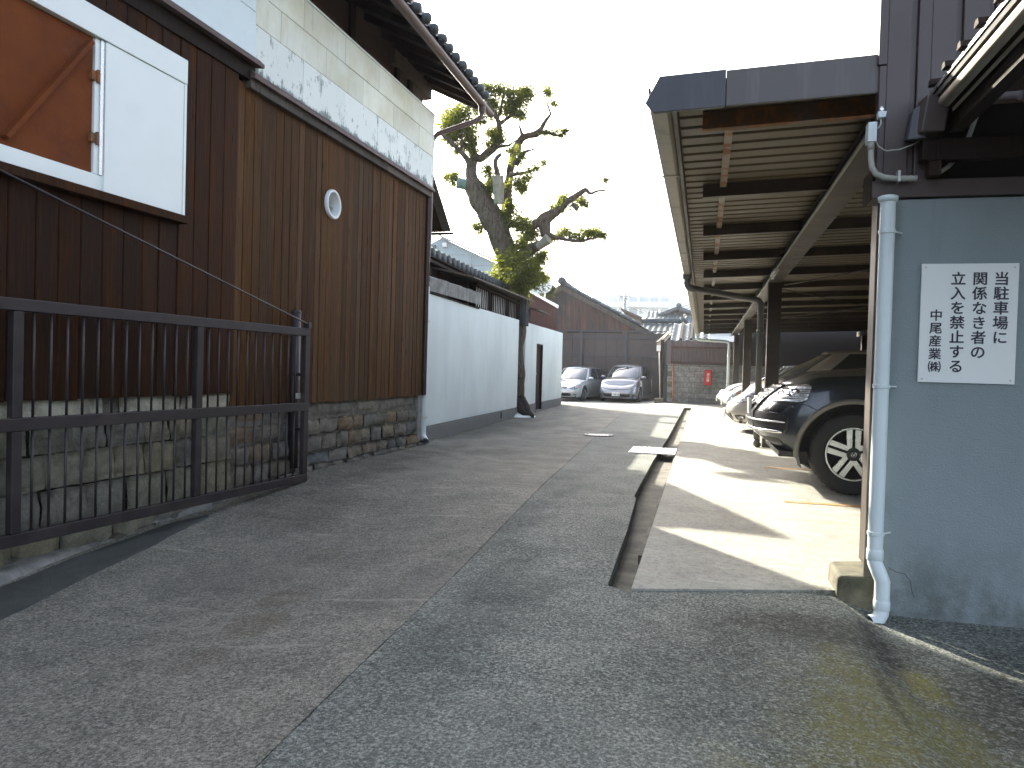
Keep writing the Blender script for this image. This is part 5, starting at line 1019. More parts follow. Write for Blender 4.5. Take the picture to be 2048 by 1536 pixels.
c=PY(1762,231,3.93);m=MB();m.hexa([(c[0]-.016,3.90,c[2]-.018),(c[0]+.016,3.90,c[2]-.018),(c[0]+.016,3.94,c[2]-.018),(c[0]-.016,3.94,c[2]-.018),(c[0]-.02,3.9,c[2]+.012),(c[0]+.02,3.9,c[2]+.012),(c[0]+.02,3.94,c[2]+.012),(c[0]-.02,3.94,c[2]+.012)]);m.build('body','pipe_grey',ps,bevel=.003)
MB().lathe([(.001,.03),(.009,.028),(.011,.015),(.011,0)],(c[0],3.92,c[2]+.012),'z',14).build('lens_cap','lamp_lens',ps,smooth=True)
MB().tube([PY(u,v,3.91) for u,v in ((1762,238),(1762,248),(1757,256),(1750,256))],.004,8).build('lead','conduit',ps,smooth=True)
cb=thing('cable','thin grey cable sagging from the junction box to the canopy timber','cable',(.85,3.9,2.2))
MB().tube([PY(u,v,3.9) for u,v in ((1748,262),(1750,278),(1757,293),(1772,302),(1800,299),(1826,289),(1843,279),(1838,266),(1842,262))],.0035,8).build('cable_run','conduit',cb,smooth=True)
c2=thing('conduit','curved cream conduit under the dark canopy','conduit',(1.1,4,2.2))
MB().tube([PY(u,v,4.0) for u,v in ((1866,350),(1878,346),(1897,333),(1915,313),(1932,287),(1942,262),(1950,238),(1960,220))],.011,12).build('conduit_run','conduit',c2,smooth=True)
# notice board
sg=thing('notice_board','white notice board with black vertical Japanese lettering on the blue-grey wall','sign',(1.2,WY-.01,1.35))
C4=[PY(u,v,WY-.012) for u,v in ((1843,527),(2038,527),(2030,768),(1836,765))]
sx0,sx1=(C4[0][0]+C4[3][0])/2,(C4[1][0]+C4[2][0])/2;sz1,sz0=(C4[0][2]+C4[1][2])/2,(C4[2][2]+C4[3][2])/2
MB().box(sx0,sx1,WY-.013,WY-.006,sz0,sz1).build('board','sign_white',sg,bevel=.0012)
def sxz(u,v): p=PY(u,v,WY-.013);return p
def column(chars,u0,v0,u1,v1,size):
    n=len(chars)
    for i,ch in enumerate(chars):
        t=i/(n-1);p=sxz(lerp(u0,u1,t),lerp(v0,v1,t));text('lettering',ch,size,'ink_navy',sg,(p[0],WY-.0135,p[2]),(1,0,0),(0,0,1),size*.022)
fx=lambda x,y:(1620+x/3.0724,360+y/3.072)
column('当駐車場に',*fx(1178,612),*fx(1166,974),.066);column('関係なき者の',*fx(1046,612),*fx(1030,1064),.066);column('立入を禁止する',*fx(912,612),*fx(895,1150),.066);column('中尾産業㈱',*fx(775,836),*fx(763,1152),.057)
for u,v in ((1852,535),(2030,534),(1844,757),(2021,761)): p=sxz(u,v);MB().lathe([(.001,-.003),(.004,-.002),(.0052,0)],(p[0],WY-.013,p[2]),'y',12).build('screw','galv',sg,smooth=True)
# ------------------------------------------------------------------ cars
def crom(pts,sub):
    out=[];n=len(pts);V=[np.array(p,float) for p in pts]
    for i in range(n-1):
        p0,p1,p2,p3=V[max(i-1,0)],V[i],V[i+1],V[min(i+2,n-1)]
        if i==0: p0=2*p1-p2
        if i==n-2: p3=2*p2-p1
        for k in range(sub):
            t=k/sub;out.append(.5*((2*p1)+(p2-p0)*t+(2*p0-5*p1+4*p2-p3)*t*t+(3*p1-p0-3*p2+p3)*t**3))
    out.append(V[-1]);return np.array(out)
def sst(x): x=min(1,max(0,x));return x*x*(3-2*x)
class Car:
    """local frame: nose at x=0 pointing +x, tail at -L, z up; parts built there, root moved afterwards"""
    def __init__(s,name,label,cat,paint,L,W,outline,sill,shoulder,crown,front,tumble,base,roof,roofz,gb,wheels,group=None):
        s.root=thing(name,label,cat,(0,0,0),group);s.paint=paint;s.L=L;s.W=W
        o=crom([(x,y*W/2) for x,y in outline],14);d=np.r_[0,np.cumsum(np.hypot(*np.diff(o,axis=0).T))];s.S=d[-1];s.oa=d;s.ox=o[:,0];s.oy=o[:,1]
        s.sill=sill;s.sh=shoulder;s.crown=crown;s.front=front;s.tumble=tumble;s.wh=wheels
        s.base=crom([(x,y*W/2) for x,y in base],10);s.roof=crom([(x,y*W/2) for x,y in roof],10);s.roofz=roofz;s.gb=gb;s.nb=len(base)-1
    def out(s,a):
        sg=1 if a>=0 else -1;a=abs(a);x=np.interp(a,s.oa,s.ox);y=np.interp(a,s.oa,s.oy);e=.01
        tx=np.interp(a+e,s.oa,s.ox)-np.interp(a-e,s.oa,s.ox);ty=np.interp(a+e,s.oa,s.oy)-np.interp(a-e,s.oa,s.oy);l=math.hypot(tx,ty) or 1
        return x,y*sg,ty/l,-tx/l*sg
    def zr(s,x): return pw(s.sill,-x),pw(s.sh,-x)
    def lb(s,a,t=None,z=None,off=0.):
        x,y,nx,ny=s.out(a);z0,z1=s.zr(x)
        if t is None: t=(z-z0)/(z1-z0)
        zz=z0+(z1-z0)*t;fr=sst((x+.75)/.75);rr=sst((-x-s.L+.5)/.5)
        ins=pw(s.tumble,t)
        X=x+pw(s.front,t)*fr-.10*max(0,t-.5)**1.5*rr-nx*ins+nx*off;Y=y-ny*ins+ny*off
        return np.array([X,Y,zz])
    def arc_at(s,x):                                     # arc length on the flank where the outline passes x
        i=np.argmin(np.abs(s.ox-x)+ (s.oy<s.W*.30)*9);return s.oa[i]
    def body(s):
        n=150;m=15;A=[s.S*(i/n) for i in range(n+1)];A=[-a for a in A[::-1]]+A[1:]
        m_=MB();P=[[s.lb(a,j/m) for j in range(m+1)] for a in A];NA=len(A)
        def ci(p):
            for (xw,zw,Ra) in s.wh:
                if abs(p[1])>s.W*.30 and math.hypot(p[0]-xw,p[2]-zw)<Ra: return xw,zw,Ra
        idx={};
        def vid(i,j):
            if (i,j) not in idx:
                p=P[i][j].copy();c=ci(p)
                if c:
                    dx,dz=p[0]-c[0],p[2]-c[1];r=math.hypot(dx,dz) or 1e-6;p[0]=c[0]+dx/r*c[2];p[2]=c[1]+dz/r*c[2]
                idx[(i,j)]=len(m_.v);m_.v.append(tuple(p))
            return idx[(i,j)]
        for i in range(NA-1):
            for j in range(m):
                q=[(i,j),(i+1,j),(i+1,j+1),(i,j+1)]
                if all(ci(P[a][b]) for a,b in q): continue
                f=[vid(*k) for k in q];m_.f.append(tuple(f));m_.mi.append(0)
        # deck from shoulder to shoulder
        k=16;h=[i for i in range(n+1)]
        dk=MB()
        def D(i,j):
            a=s.lb(s.S*i/n,1.);b=s.lb(-s.S*i/n,1.);t=j/k;p=b+(a-b)*t;e=(2*t-1)**2;p[2]+=pw(s.crown,-p[0])*(1-e**1.6)*min(1,abs(a[1]-b[1])/s.W*1.2);return p
        m_.grid(D,n,k,0,False)
        m_.box(-s.L+.1,-.25,-s.W*.40,s.W*.40,pw(s.sill,1.5)+.01,pw(s.sill,1.5)+.06,1)
        o=m_.build('body',[s.paint,'trim_black'],s.root,smooth=True)
        o.data.set_sharp_from_angle(angle=.75)
        for (xw,zw,Ra) in s.wh:
            for sg in (1,-1):
                w=MB();y0=sg*(s.W/2-.34);y1=sg*(s.W/2-.035);r=Ra+.005
                w.grid(lambda i,j:(xw+r*math.cos(lerp(-.35,PI+.35,i/20)),y0 if j==0 else y1,zw+r*math.sin(lerp(-.35,PI+.35,i/20))),20,1);w.grid(lambda i,j:(xw+r*j*math.cos(lerp(-.35,PI+.35,i/20)),y0,zw+r*j*math.sin(lerp(-.35,PI+.35,i/20))),20,1);w.build('wheel_well','trim_black',s.root)
        return o
    def lip(s,mt,r=.018,off=.0,w=None):
        for (xw,zw,Ra) in s.wh:
            for sg in (1,-1):
                pts=[];wide=[]
                for i in range(41):
                    a=lerp(-.12,PI+.12,i/40)
                    def q(rr,of):
                        x,z=xw+rr*math.cos(a),zw+rr*math.sin(a);p=s.lb(sg*s.arc_at(x),z=z,off=of);return np.array([x,p[1],z])
                    pts.append((q(Ra-.004,-.02),q(Ra-.004,off+.006),q(Ra+r*.5,off+.012),q(Ra+r,off+.004),q(Ra+r+.004,-.004)))
                MB().grid(lambda i,j:pts[i][j],40,4,0,sg<0).build('arch_trim',mt,s.root,smooth=True)
    def gh(s,k,t,off=0.):
        sg=1 if k>=0 else -1;k=abs(k)*10;i=min(int(k),len(s.base)-2);f=k-i
        b=s.base[i]*(1-f)+s.base[i+1]*f;r=s.roof[i]*(1-f)+s.roof[i+1]*f
        wloc=max(.05,np.interp(-b[0],[0,.35,1.2],[.3,.9,1.])*s.W/2);zb=pw(s.sh,-b[0])+pw(s.crown,-b[0])*(1-min(1,abs(b[1])/wloc)**2)-.012;zt=pw(s.roofz,-r[0])-.03*(abs(r[1])/(s.W/2))**2
        q=b*(1-t)+r*t;bul=s.gb*4*t*(1-t);d=s.base[min(i+1,len(s.base)-1)]-s.base[max(i-1,0)];l=np.hypot(*d) or 1;nx,ny=d[1]/l,-d[0]/l
        y=(q[1]+ny*(bul+off));return np.array([q[0]+nx*(bul+off),sg*y,zb+(zt-zb)*t+off*.35])
    def cabin(s):
        n=len(s.base)-1;m_=MB();K=[i/10 for i in range(n+1)];K=[-k for k in K[::-1]]+K[1:]
        m_.grid(lambda i,j:s.gh(K[i],j/8),len(K)-1,8,0,False)
        kk=12
        def D(i,j):
            a=s.gh(i/10,1.);b=s.gh(-i/10,1.);t=j/kk;p=b+(a-b)*t;p[2]+=.055*(1-(2*t-1)**2)*min(1,abs(a[1]-b[1])/(s.W*.5));return p
        m_.grid(D,n,kk,0,False);o=m_.build('cabin',s.paint,s.root,smooth=True);o.data.set_sharp_from_angle(angle=.6);return o
    def glass(s,k0,k1,t0,t1,name='window',mt='glass_dark',n=14,sl0=0.,sl1=0.,fr=True):
        """window between columns k0..k1; sl0/sl1 shift the top edge (raked pillars)"""
        K=lambda i,j:lerp(lerp(k0,k1,i/n),lerp(k0+sl0,k1+sl1,i/n),j/6)
        if fr: MB().grid(lambda i,j:s.gh(lerp(K(i,j),(k0+k1)/2,-.05),lerp(lerp(t0,t1,j/6),(t0+t1)/2,-.10),.003),n,6,0,False).build('window_seal','trim_black',s.root,smooth=True)
        o=MB().grid(lambda i,j:s.gh(K(i,j),lerp(t0,t1,j/6),.0065),n,6,0,False).build(name,mt,s.root,smooth=True);return o
    def patch(s,name,mt,spec,off=.006,n=14,m=10,mirror=True,th=.02,parent=None):
        """spec: [(arc, zlow, zhigh)...] on the lower body"""
        res=[]
        for sg in ((1,-1) if mirror else (1,)):
            a0,a1=spec[0][0],spec[-1][0];lo=[(q[0],q[1]) for q in spec];hi=[(q[0],q[2]) for q in spec]
            def P(i,j,of=off): a=lerp(a0,a1,i/n);return s.lb(sg*a,z=lerp(pw(lo,a),pw(hi,a),j/m),off=of)
            g=MB().grid(P,n,m,0,sg>0)
            ring=[(i,0) for i in range(n+1)]+[(n,j) for j in range(1,m+1)]+[(i,m) for i in range(n-1,-1,-1)]+[(0,j) for j in range(m-1,0,-1)]
            if off>0: g.grid(lambda i,j:P(*ring[i%len(ring)],off if j==0 else -.01),len(ring),1,0,sg<0)
            res.append(g.build(name,mt,parent or s.root,smooth=False,auto=.7))
        return res
    def line(s,pts,r,mt,name,sides=(1,-1),off=.0):
        for sg in sides: MB().tube([s.lb(sg*a,z=z,off=off) for a,z in pts],r,6).build(name,mt,s.root,smooth=True)
    def plate(s,z,txt=None,w=.33,h=.165,dy=0.):
        p=s.lb(.0,z=z);x=p[0]+.035;o=MB().box(x-.03,x,dy-w/2,dy+w/2,z-h/2,z+h/2).build('number_plate','plastic_white',s.root,bevel=.006)
        if txt: text('plate_number',txt,.105,'ink_navy',o,(x+.002,dy+.03,z-.02),(0,1,0),(0,0,1),.002)
        return o
    def mirror(s,x,z,w=.19):
        for sg in (1,-1):
            a=s.arc_at(x);p=s.lb(sg*a,1.);y=p[1]+sg*.10
            m_=MB();m_.grid(lambda i,j:(x+.075*math.sin(PI*i/8)*math.cos(2*PI*j/14)*(1 if math.cos(2*PI*j/14)>0 else .35),y+sg*.105*-math.cos(PI*i/8),z+.065*math.sin(PI*i/8)*math.sin(2*PI*j/14)),8,14,0,sg>0)
            o=m_.build('door_mirror',s.paint,s.root,smooth=True);MB().bar((x-.01,y-sg*.16,z-.07),(x-.01,y-sg*.02,z-.02),.05,.03).build('mirror_stalk','trim_black',o)
    def wheel(s,xw,zw,r,w,spokes,twin,rimr,inset=.02,sides=(1,-1)):
        for sg in sides:
            yo=sg*(s.W/2-inset);f=lambda y:yo-sg*y
            t=MB();t.lathe([(rimr,f(.02)),(rimr+.012,f(.0)),(lerp(rimr,r,.5),f(-.006)),(r-.022,f(.008)),(r-.004,f(.03)),(r,f(.06)),(r,f(w-.06)),(r-.02,f(w-.01)),(rimr,f(w))],(xw,0,zw),'y',44)
            for k in range(44): a=2*PI*k/44;t.bar((xw+(r-.01)*math.cos(a),f(.02),zw+(r-.01)*math.sin(a)),(xw+(r-.001)*math.cos(a+.03),f(.07),zw+(r-.001)*math.sin(a+.03)),.012,.012,(math.cos(a),0,math.sin(a)))
            T=t.build('wheel','tyre',s.root,smooth=False,auto=.5)
            rm=MB();rm.lathe([(rimr+.003,f(.004)),(rimr-.012,f(.004)),(rimr-.022,f(.02)),(rimr-.03,f(.10)),(.03,f(.12))],(xw,0,zw),'y',44)
            rm2=MB();rm2.lathe([(rimr+.004,f(.008)),(rimr+.002,f(.001)),(rimr-.010,f(.001)),(rimr-.016,f(.012))],(xw,0,zw),'y',44)
            for k in range(spokes):
                a=2*PI*k/spokes+.3
                for dd in ((-.17,.17) if twin else (0,)):
                    c,sn=math.cos(a),math.sin(a);px,pz=-sn,c;h0,h1=(.021,.026) if twin else (.05,.035);o0=dd*.20;o1=dd*rimr*.92
                    r0,r1=.045,rimr-.008
                    q=lambda rr,of,y:(xw+c*rr+px*of,f(y),zw+sn*rr+pz*of)
                    rm2.hexa([q(r0,o0-h0,.05),q(r0,o0+h0,.05),q(r1,o1+h1,.035),q(r1,o1-h1,.035),q(r0,o0-h0,.012),q(r0,o0+h0,.012),q(r1,o1+h1,.010),q(r1,o1-h1,.010)] if sg<0 else [q(r0,o0-h0,.012),q(r0,o0+h0,.012),q(r1,o1+h1,.010),q(r1,o1-h1,.010),q(r0,o0-h0,.05),q(r0,o0+h0,.05),q(r1,o1+h1,.035),q(r1,o1-h1,.035)])
            rm.build('wheel_dish','trim_black',T,smooth=True);rm2.build('rim','alu',T,smooth=False,auto=.5)
            hb=MB();hb.lathe([(.001,f(.0)),(.03,f(.002)),(.034,f(.02))],(xw,0,zw),'y',20).lathe([(.072,f(.03)),(.06,f(.009)),(.034,f(.012))],(xw,0,zw),'y',20);hb.build('hub_cap','trim_black',T,smooth=True)
            MB().lathe([(.020,f(-.002)),(.024,f(-.004)),(.027,f(-.002))],(xw,0,zw),'y',20).bar((xw-.014,f(-.003),zw+.012),(xw,f(-.003),zw-.014),.005,.004,(0,1,0)).bar((xw+.014,f(-.003),zw+.012),(xw,f(-.003),zw-.014),.005,.004,(0,1,0)).build('emblem','alu',T)
    def done(s,x,y,z,rz): s.root.location=(x,y,z);s.root.rotation_euler=(0,0,rz);return s.root
# dark navy off-roader in the first bay
c=Car('offroader','large dark navy off-roader with chrome-slatted bumper in the nearest carport bay','car','paint_navy',4.75,1.93,
  [(0,0),(-.012,.30),(-.055,.55),(-.14,.74),(-.28,.87),(-.50,.945),(-.85,.985),(-1.6,1.0),(-3.2,1.0),(-4.2,.97),(-4.5,.9),(-4.68,.7),(-4.75,.35),(-4.75,0)],
  [(0,.40),(.25,.36),(.6,.33),(1.4,.30),(4,.32),(4.75,.40)],[(0,1.00),(.06,1.015),(.2,1.04),(.5,1.075),(.9,1.10),(1.3,1.125),(2,1.14),(4.3,1.17),(4.75,1.17)],
  [(0,.015),(.1,.03),(.4,.055),(1.2,.075),(2,.05),(4.7,.02)],[(0,-.16),(.10,-.075),(.22,-.02),(.36,.0),(.52,-.012),(.62,-.035),(.75,-.085),(.88,-.155),(1,-.235)],
  [(0,.05),(.12,.02),(.3,.0),(.55,.0),(.75,.015),(.9,.035),(.97,.065),(1,.10)],
  [(-1.22,0),(-1.28,.45),(-1.55,.83),(-1.8,.88),(-2.75,.90),(-3.75,.88),(-4.3,.82),(-4.55,.45),(-4.6,0)],
  [(-2.05,0),(-2.07,.40),(-2.15,.66),(-2.25,.70),(-2.85,.71),(-3.65,.70),(-4.0,.66),(-4.12,.4),(-4.15,0)],
  [(2.0,1.66),(2.4,1.70),(3,1.72),(4.2,1.66)],.03,[(-.885,.38,.465),(-3.74,.38,.465)])
c.body();c.cabin();c.glass(-1.72,1.72,.08,.93,'windscreen','windscreen',24)
for k0,k1,a,b in ((3.15,3.95,.25,0),(4.1,4.95,0,0),(5.05,5.8,0,-.2)):
    for sg in (1,-1): 
        if sg>0: c.glass(k0,k1,.10,.90,sl0=a,sl1=b)
        else: c.glass(-k0,-k1,.10,.90,sl0=-a,sl1=-b)
c.lip('arch_reflection',.042,.008)
for xw in (-.885,-3.74): c.wheel(xw,.38,.378,.25,5,True,.243)
H_=c.patch('headlight','lamp_lens',[(.575,.85,.885),(.62,.842,.965),(.72,.836,.988),(.85,.836,1.0),(1.02,.84,1.008),(1.08,.85,1.0),(1.11,.875,.985)],0.0090,24,10)
c.patch('headlight_seal','trim_black',[(.565,.845,.89),(.61,.835,.972),(.72,.829,.995),(.85,.829,1.007),(1.03,.833,1.015),(1.09,.843,1.007),(1.118,.87,.99)],0.0050,24,10)
for a,z,r in ((.74,.91,.048),(.93,.918,.055)):
    for hh,sg in zip(H_,(1,-1)):
        p=c.lb(sg*a,z=z,off=.009);x_,y_,nx,ny=c.out(sg*a);q=Vector((nx,ny,.25)).normalized().to_track_quat('Z','Y').to_matrix()
        MB().grid(lambda i,j:Vector(p)+q@Vector(((r-.012*i)*math.cos(2*PI*j/24),(r-.012*i)*math.sin(2*PI*j/24),.002+.003*(i==1))),2,24).build('lamp_ring','chrome',hh)
c.patch('grille','trim_black',[(.0,.835,.985),(.40,.835,.985),(.50,.85,.975),(.535,.90,.96)],0.0070,14,10)
for z in (.86,.90,.94,.98): c.line([(a,z) for a in np.linspace(-.46 if 0 else .0,.42+.10*(z-.86)/.12,10)],.013,'chrome','grille_slat',off=.012)
c.line([(.555,.99),(.535,.94),(.50,.86),(.46,.80),(.44,.72),(.43,.56)],.016,'paint_navy','grille_surround',off=.008)
MB().lathe([(.06,.0),(.072,.006),(.078,.0)],tuple(c.lb(0,z=.91,off=.02)),'x',24).build('emblem','chrome',c.root)
p=c.lb(0,z=.91,off=.024);e=MB()
for (a,b) in (((-.045,.045),(-.012,-.055)),((-.012,-.055),(.0,-.01)),((.0,-.01),(.012,-.055)),((.012,-.055),(.045,.045)),((-.02,.06),(0,.015)),((0,.015),(.02,.06))): e.bar((p[0],a[0],p[2]+a[1]),(p[0],b[0],p[2]+b[1]),.010,.006,(1,0,0))
e.build('emblem_letters','chrome',c.root)
c.patch('lower_intake','trim_black',[(.0,.535,.735),(.55,.535,.73),(.80,.54,.72),(.93,.56,.71),(.955,.585,.69)],0.0060,20,10)
for z in (.55,.645): c.line([(a,z) for a in np.linspace(0,.945 if z>.6 else .91,18)],.010 if z>.6 else .016,'chrome','intake_strip',off=.012)
c.line([(.0,.74),(.55,.735),(.8,.725),(.93,.714),(.96,.69),(.96,.585),(.92,.545)],.007,'paint_navy','intake_edge',off=.004)
c.line([(1.00,.83),(1.12,.815),(1.22,.77),(1.29,.735)],.0035,'trim_black','bumper_seam',off=.001)
c.line([(.95,.52),(1.1,.53),(1.22,.53)],.003,'trim_black','bumper_seam',off=.001)
c.line([(a,pw(c.sh,-c.out(a)[0])-.045-.0*a) for a in np.linspace(.95,2.1,12)],.003,'trim_black','bonnet_seam',off=-.018)
c.patch('side_intake','trim_black',[(.50,.43,.47),(.70,.425,.485),(.84,.43,.475)],0.0060,10,10);c.plate(.76,None);c.mirror(-1.75,1.2)
c.done(.465,8.27,0,PI)

SED=[(0,0),(-.015,.35),(-.06,.58),(-.15,.76),(-.32,.88),(-.58,.95),(-1.0,.985),(-1.8,1.0),(-3.2,1.0),(-4.1,.96),(-4.42,.86),(-4.58,.6),(-4.62,.3),(-4.62,0)]
def saloon(name,label,paint_,x,y,z,rz,kind,group=None,txt=None):
    if kind=='wagon':    # estate / saloon with sporty nose
        c=Car(name,label,'car',paint_,4.62,1.73,SED,[(0,.20),(.3,.17),(4,.2),(4.62,.3)],[(0,.64),(.08,.675),(.3,.735),(.7,.80),(1.2,.86),(2,.89),(4.2,.94),(4.62,.92)],
          [(0,.02),(.15,.04),(.6,.06),(1.2,.06),(2,.04),(4.6,.02)],[(0,-.10),(.2,-.03),(.4,.0),(.6,-.015),(.8,-.07),(.92,-.13),(1,-.19)],[(0,.05),(.15,.015),(.35,0),(.6,.005),(.85,.03),(.95,.05),(1,.08)],
          [(-1.15,0),(-1.22,.45),(-1.5,.80),(-1.75,.86),(-2.7,.88),(-3.6,.86),(-4.2,.78),(-4.5,.4),(-4.52,0)],[(-1.95,0),(-1.97,.40),(-2.05,.62),(-2.15,.66),(-2.8,.68),(-3.5,.66),(-3.9,.6),(-4.05,.4),(-4.08,0)],
          [(1.9,1.37),(2.4,1.42),(3,1.43),(4.1,1.36)],.025,[(-.92,.315,.355),(-3.58,.315,.355)])
        wr,ww,rr_,sp=.313,.2,.21,7
    else:                # one-box people carrier
        c=Car(name,label,'car',paint_,4.55,1.745,SED,[(0,.20),(.3,.16),(4,.2),(4.62,.3)],[(0,.70),(.08,.745),(.3,.83),(.7,.92),(1.2,.985),(2,1.0),(4.2,1.03),(4.62,1.03)],
          [(0,.02),(.15,.05),(.5,.08),(1.0,.085),(1.5,.06),(4.6,.02)],[(0,-.10),(.2,-.03),(.35,.0),(.55,-.02),(.75,-.08),(.9,-.16),(1,-.24)],[(0,.05),(.15,.015),(.35,0),(.6,.005),(.85,.03),(.95,.05),(1,.08)],
          [(-.85,0),(-.92,.45),(-1.2,.80),(-1.5,.88),(-2.6,.90),(-3.6,.88),(-4.25,.8),(-4.48,.4),(-4.5,0)],[(-1.75,0),(-1.78,.42),(-1.88,.66),(-2.0,.70),(-2.7,.72),(-3.6,.70),(-4.0,.66),(-4.2,.4),(-4.22,0)],
          [(1.7,1.52),(2.2,1.575),(3,1.59),(4.2,1.53)],.03,[(-.86,.315,.36),(-3.6,.315,.36)])
        wr,ww,rr_,sp=.313,.2,.2,6
    c.body();c.cabin();c.glass(-1.78,1.78,.07,.94,'windscreen','windscreen',24)
    for k0,k1,a,b in ((3.05,3.95,.25,0),(4.08,4.95,0,0),(5.05,5.8,0,-.25)):
        c.glass(k0,k1,.08,.90,sl0=a,sl1=b);c.glass(-k0,-k1,.08,.90,sl0=-a,sl1=-b)
    for xw,zw,_ in c.wh: c.wheel(xw,zw,wr,ww,sp,False,rr_)
    c.lip(paint_,.02,.002)
    if kind=='wagon':
        H_=c.patch('headlight','lamp_lens_grey',[(.50,.525,.535),(.56,.505,.575),(.68,.50,.63),(.80,.51,.655),(.93,.545,.67),(.99,.585,.665)],0.0090,20,10)
        c.patch('indicator','amber',[(.90,.56,.655),(.96,.58,.66),(.985,.60,.655)],0.0120,6,10)
        c.patch('headlight_seal','trim_black',[(.49,.52,.54),(.56,.498,.582),(.68,.493,.637),(.80,.503,.662),(.94,.538,.677),(1.0,.58,.672)],0.0050,20,10)
        c.patch('grille','trim_black',[(0,.52,.61),(.30,.52,.612),(.365,.54,.60),(.385,.565,.58)],0.0070,12,10);c.line([(0,.615),(.30,.617),(.37,.603),(.39,.572),(.365,.532),(.30,.513),(0,.513)],.010,'chrome','grille_frame',off=.008);c.line([(0,.565),(.36,.568)],.010,'chrome','grille_wing',off=.010)
        MB().lathe([(.0,.006),(.03,.006),(.038,0)],tuple(c.lb(0,z=.567,off=.014)),'x',18).build('emblem','chrome',c.root)
        c.patch('lower_intake','trim_black',[(0,.225,.345),(.42,.225,.345),(.50,.24,.335),(.54,.27,.315)],0.0060,14,10)
        c.patch('fog_lamp','lamp_lens_grey',[(.66,.265,.315),(.74,.26,.32),(.80,.265,.31)],0.0070,8,10);c.line([(a,.355) for a in np.linspace(.6,.86,6)],.006,'trim_black','fog_recess',off=.001)
        c.line([(a,.20) for a in np.linspace(0,1.05,16)],.012,paint_,'spoiler_lip',off=.014);c.plate(.335,None);c.mirror(-1.55,.96)
    else:
        H_=c.patch('headlight','lamp_lens_grey',[(.60,.585,.60),(.66,.575,.66),(.76,.575,.715),(.88,.585,.77),(.98,.62,.80),(1.04,.67,.80)],0.0090,20,10)
        c.patch('headlight_seal','trim_black',[(.59,.58,.605),(.66,.568,.668),(.76,.568,.722),(.88,.578,.777),(.99,.612,.807),(1.05,.665,.806)],0.0050,20,10)
        c.patch('grille_slit','trim_black',[(0,.515,.548),(.30,.525,.553),(.50,.545,.562),(.56,.558,.566)],0.0070,16,10);c.line([(0,.51),(.30,.52),(.5,.541),(.56,.556)],.006,'chrome','grille_strip',off=.006)
        p=c.lb(0,z=.60,off=.012)
        e=MB();ell=lambda a,b,dy,dz:e.tube([(p[0]-.10*(dz+b*math.sin(2*PI*i/20)) ,dy+a*math.cos(2*PI*i/20),p[2]+dz+b*math.sin(2*PI*i/20)) for i in range(21)],.006,6)
        ell(.062,.042,0,0);ell(.022,.040,0,0);ell(.045,.016,0,.020);e.build('emblem','chrome',c.root,smooth=True)
        c.patch('lower_intake','trim_black',[(0,.225,.345),(.40,.225,.345),(.52,.235,.36),(.575,.29,.375)],0.0060,16,10);c.patch('fog_lamp','lamp_lens_grey',[(.74,.265,.315),(.80,.26,.325),(.87,.275,.32)],0.0080,8,10);c.patch('bumper_recess','trim_black',[(.68,.25,.335),(.80,.245,.345),(.90,.27,.335)],0.0050,8,10)
        c.line([(a,.185) for a in np.linspace(0,1.1,16)],.014,paint_,'spoiler_lip',off=.014);c.plate(.345,txt);c.mirror(-1.25,1.06)
        MB().bar((-.83,-.6,1.085),(-.80,.25,1.09),.02,.012).build('wiper','trim_black',c.root)
    return c.done(x,y,z,rz)
# two silver cars parked nose-out at the end of the yard: nose points to -Y
saloon('people_carrier','pewter-silver people carrier with number plate 70-13, nose out before the dark fence','paint_pewter',-3.52,30.75,gz(-3.4,31.5)+.0,-PI/2-.13,'mpv',None,'70-13')
saloon('estate_car','bright silver estate car half hidden by the white wall, before the dark fence','paint_silver',-5.8,29.9,gz(-5,30.5),-PI/2-.20,'wagon')
# cars deeper in the carport, noses towards the alley
saloon('people_carrier','beige people carrier nose-out between the second and third carport columns','paint_champagne',.42,15.2,0,PI,'mpv')
saloon('estate_car','pale silver estate car nose-out beyond the third carport column','paint_silver',.50,21.4,0,PI,'wagon')
saloon('estate_car','white estate car in the last carport bay beside the block wall','paint_white',.42,24.6,0,PI,'wagon')

# ------------------------------------------------------------------ ground fittings
q=[G(*p) for p in [(1262,907),(1268,893),(1345,896),(1332,908)]]
gr=thing('drain_cover','galvanised chequer-plate cover bridging the drain at the slab edge','drain cover',tuple(q[0]))
gxa,gxb,gya,gyb=-.95,-.335,9.95,10.75
m=MB();m.box(gxa,gxb,gya,gyb,.006,.014)
m.build('plate','galv',gr,bevel=.002)
for i in range(8):
    x=gxa+.04+(gxb-gxa-.06)*i/7.5
    m=MB()
    for j in range(7): y=gya+.06+.11*j;m.bar((x-.02,y-.03*(1 if (i+j)%2 else -1),.0165),(x+.02,y+.03*(1 if (i+j)%2 else -1),.0165),.014,.005)
    m.build('tread_bars','galv',gr)
p=G(1197,871);mh=thing('manhole_cover','small round iron manhole cover in the alley paving','manhole cover',tuple(p))
MB().lathe([(.001,.010),(.20,.010),(.205,.006)],(p[0],p[1],gz(p[0],p[1])),'z',28).build('lid','gate_metal',mh);MB().lathe([(.21,.005),(.215,.018),(.245,.018),(.26,.003)],(p[0],p[1],gz(p[0],p[1])),'z',28).build('frame','gate_metal',mh,smooth=True)
for i in range(-3,4): MB().box(p[0]+i*.05-.012,p[0]+i*.05+.012,p[1]-math.sqrt(.19**2-(i*.05)**2)+.01,p[1]+math.sqrt(.19**2-(i*.05)**2)-.01,.0102,.015).build('rib','grey_steel',mh)
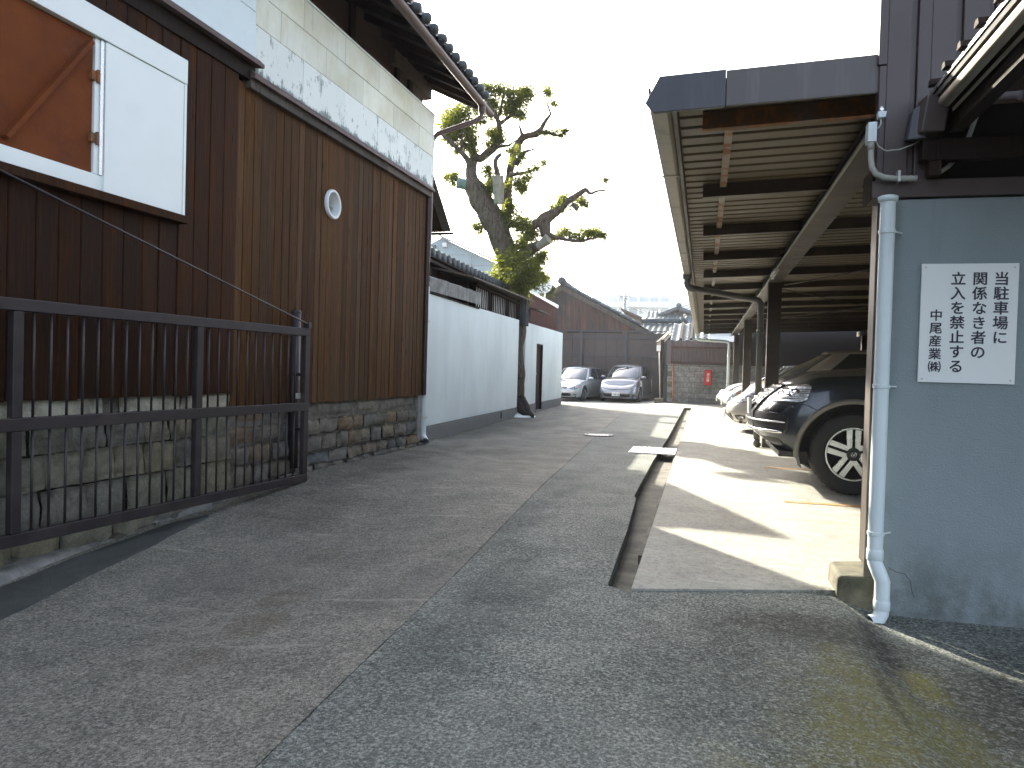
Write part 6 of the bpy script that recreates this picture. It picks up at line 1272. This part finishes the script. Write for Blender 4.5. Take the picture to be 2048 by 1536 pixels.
for lab,(a,b) in (('orange painted bay line on the slab nearest the entrance',((1568,1003),(1760,1003))),('orange painted bay line under the nose of the off-roader',((1530,935),(1690,936)))):
    A,B=G(*a,0),G(*b,0);yl=A[1];MB().box(A[0],5.0,yl-.045,yl+.045,.0005,.004).build('parking_line','line_orange');tag(bpy.data.objects[[o.name for o in bpy.data.objects if o.name.startswith('parking_line')][-1]],lab,'parking line','parking bay lines')
for i,(y,lab) in enumerate(((17.6,'orange painted bay line deep in the carport before the third column'),)): tag(MB().box(.9,5,y-.045,y+.045,.0005,.004).build('parking_line','line_orange'),lab,'parking line','parking bay lines')
# weeds along the foot of the walls
gs=MB()
for _ in range(260):
    y=R(6.5,16.3);x=(bx(y,.12) if y<9.6 else wp(y,-.03)[0]);x+=R(-.01,.05)
    if noise.noise(Vector((y*1.3,2,1)))<.12: continue
    for k in range(3): a=R(0,6.3);h=R(.008,.03);gs.add([(x,y,gz(x,y)),(x+.012*math.cos(a),y+.012*math.sin(a),gz(x,y)+h*.6),(x+.02*math.cos(a+.3),y+.02*math.sin(a+.3),gz(x,y)+h)],[(0,1,2)])
o=stuff(gs.build('moss_tufts','leaf_low'))
# fallen leaves and grit on the paving
lm=MB()
for _ in range(70):
    x,y=R(-3.4,.6),R(1.6,14)*R(.5,1);a=R(0,6.3);s_=R(.005,.011);z=gz(x,y)+.004
    lm.add([(x,y,z),(x+s_*math.cos(a),y+s_*math.sin(a),z+R(0,.006)),(x+1.6*s_*math.cos(a+.4),y+1.6*s_*math.sin(a+.4),z+.002),(x+s_*math.cos(a+.9),y+s_*math.sin(a+.9),z+R(0,.005))],[(0,1,2,3)])
stuff(lm.build('fallen_leaves','timber_grey'))
bpy.context.view_layer.update()
# ------------------------------------------------------------------ thin summer haze
hz=MB().box(-60,40,-20,190,-2.5,24).build('haze',[]);stuff(hz)
hm=bpy.data.materials.new('haze');hm.use_nodes=True;ht=hm.node_tree;ht.nodes.clear()
ho=ht.nodes.new('ShaderNodeOutputMaterial');hv=ht.nodes.new('ShaderNodeVolumePrincipled');hv.inputs['Color'].default_value=(.93,.97,1,1);hv.inputs['Density'].default_value=.0008;hv.inputs['Anisotropy'].default_value=.1
ht.links.new(hv.outputs[0],ho.inputs['Volume']);hz.data.materials.append(hm)
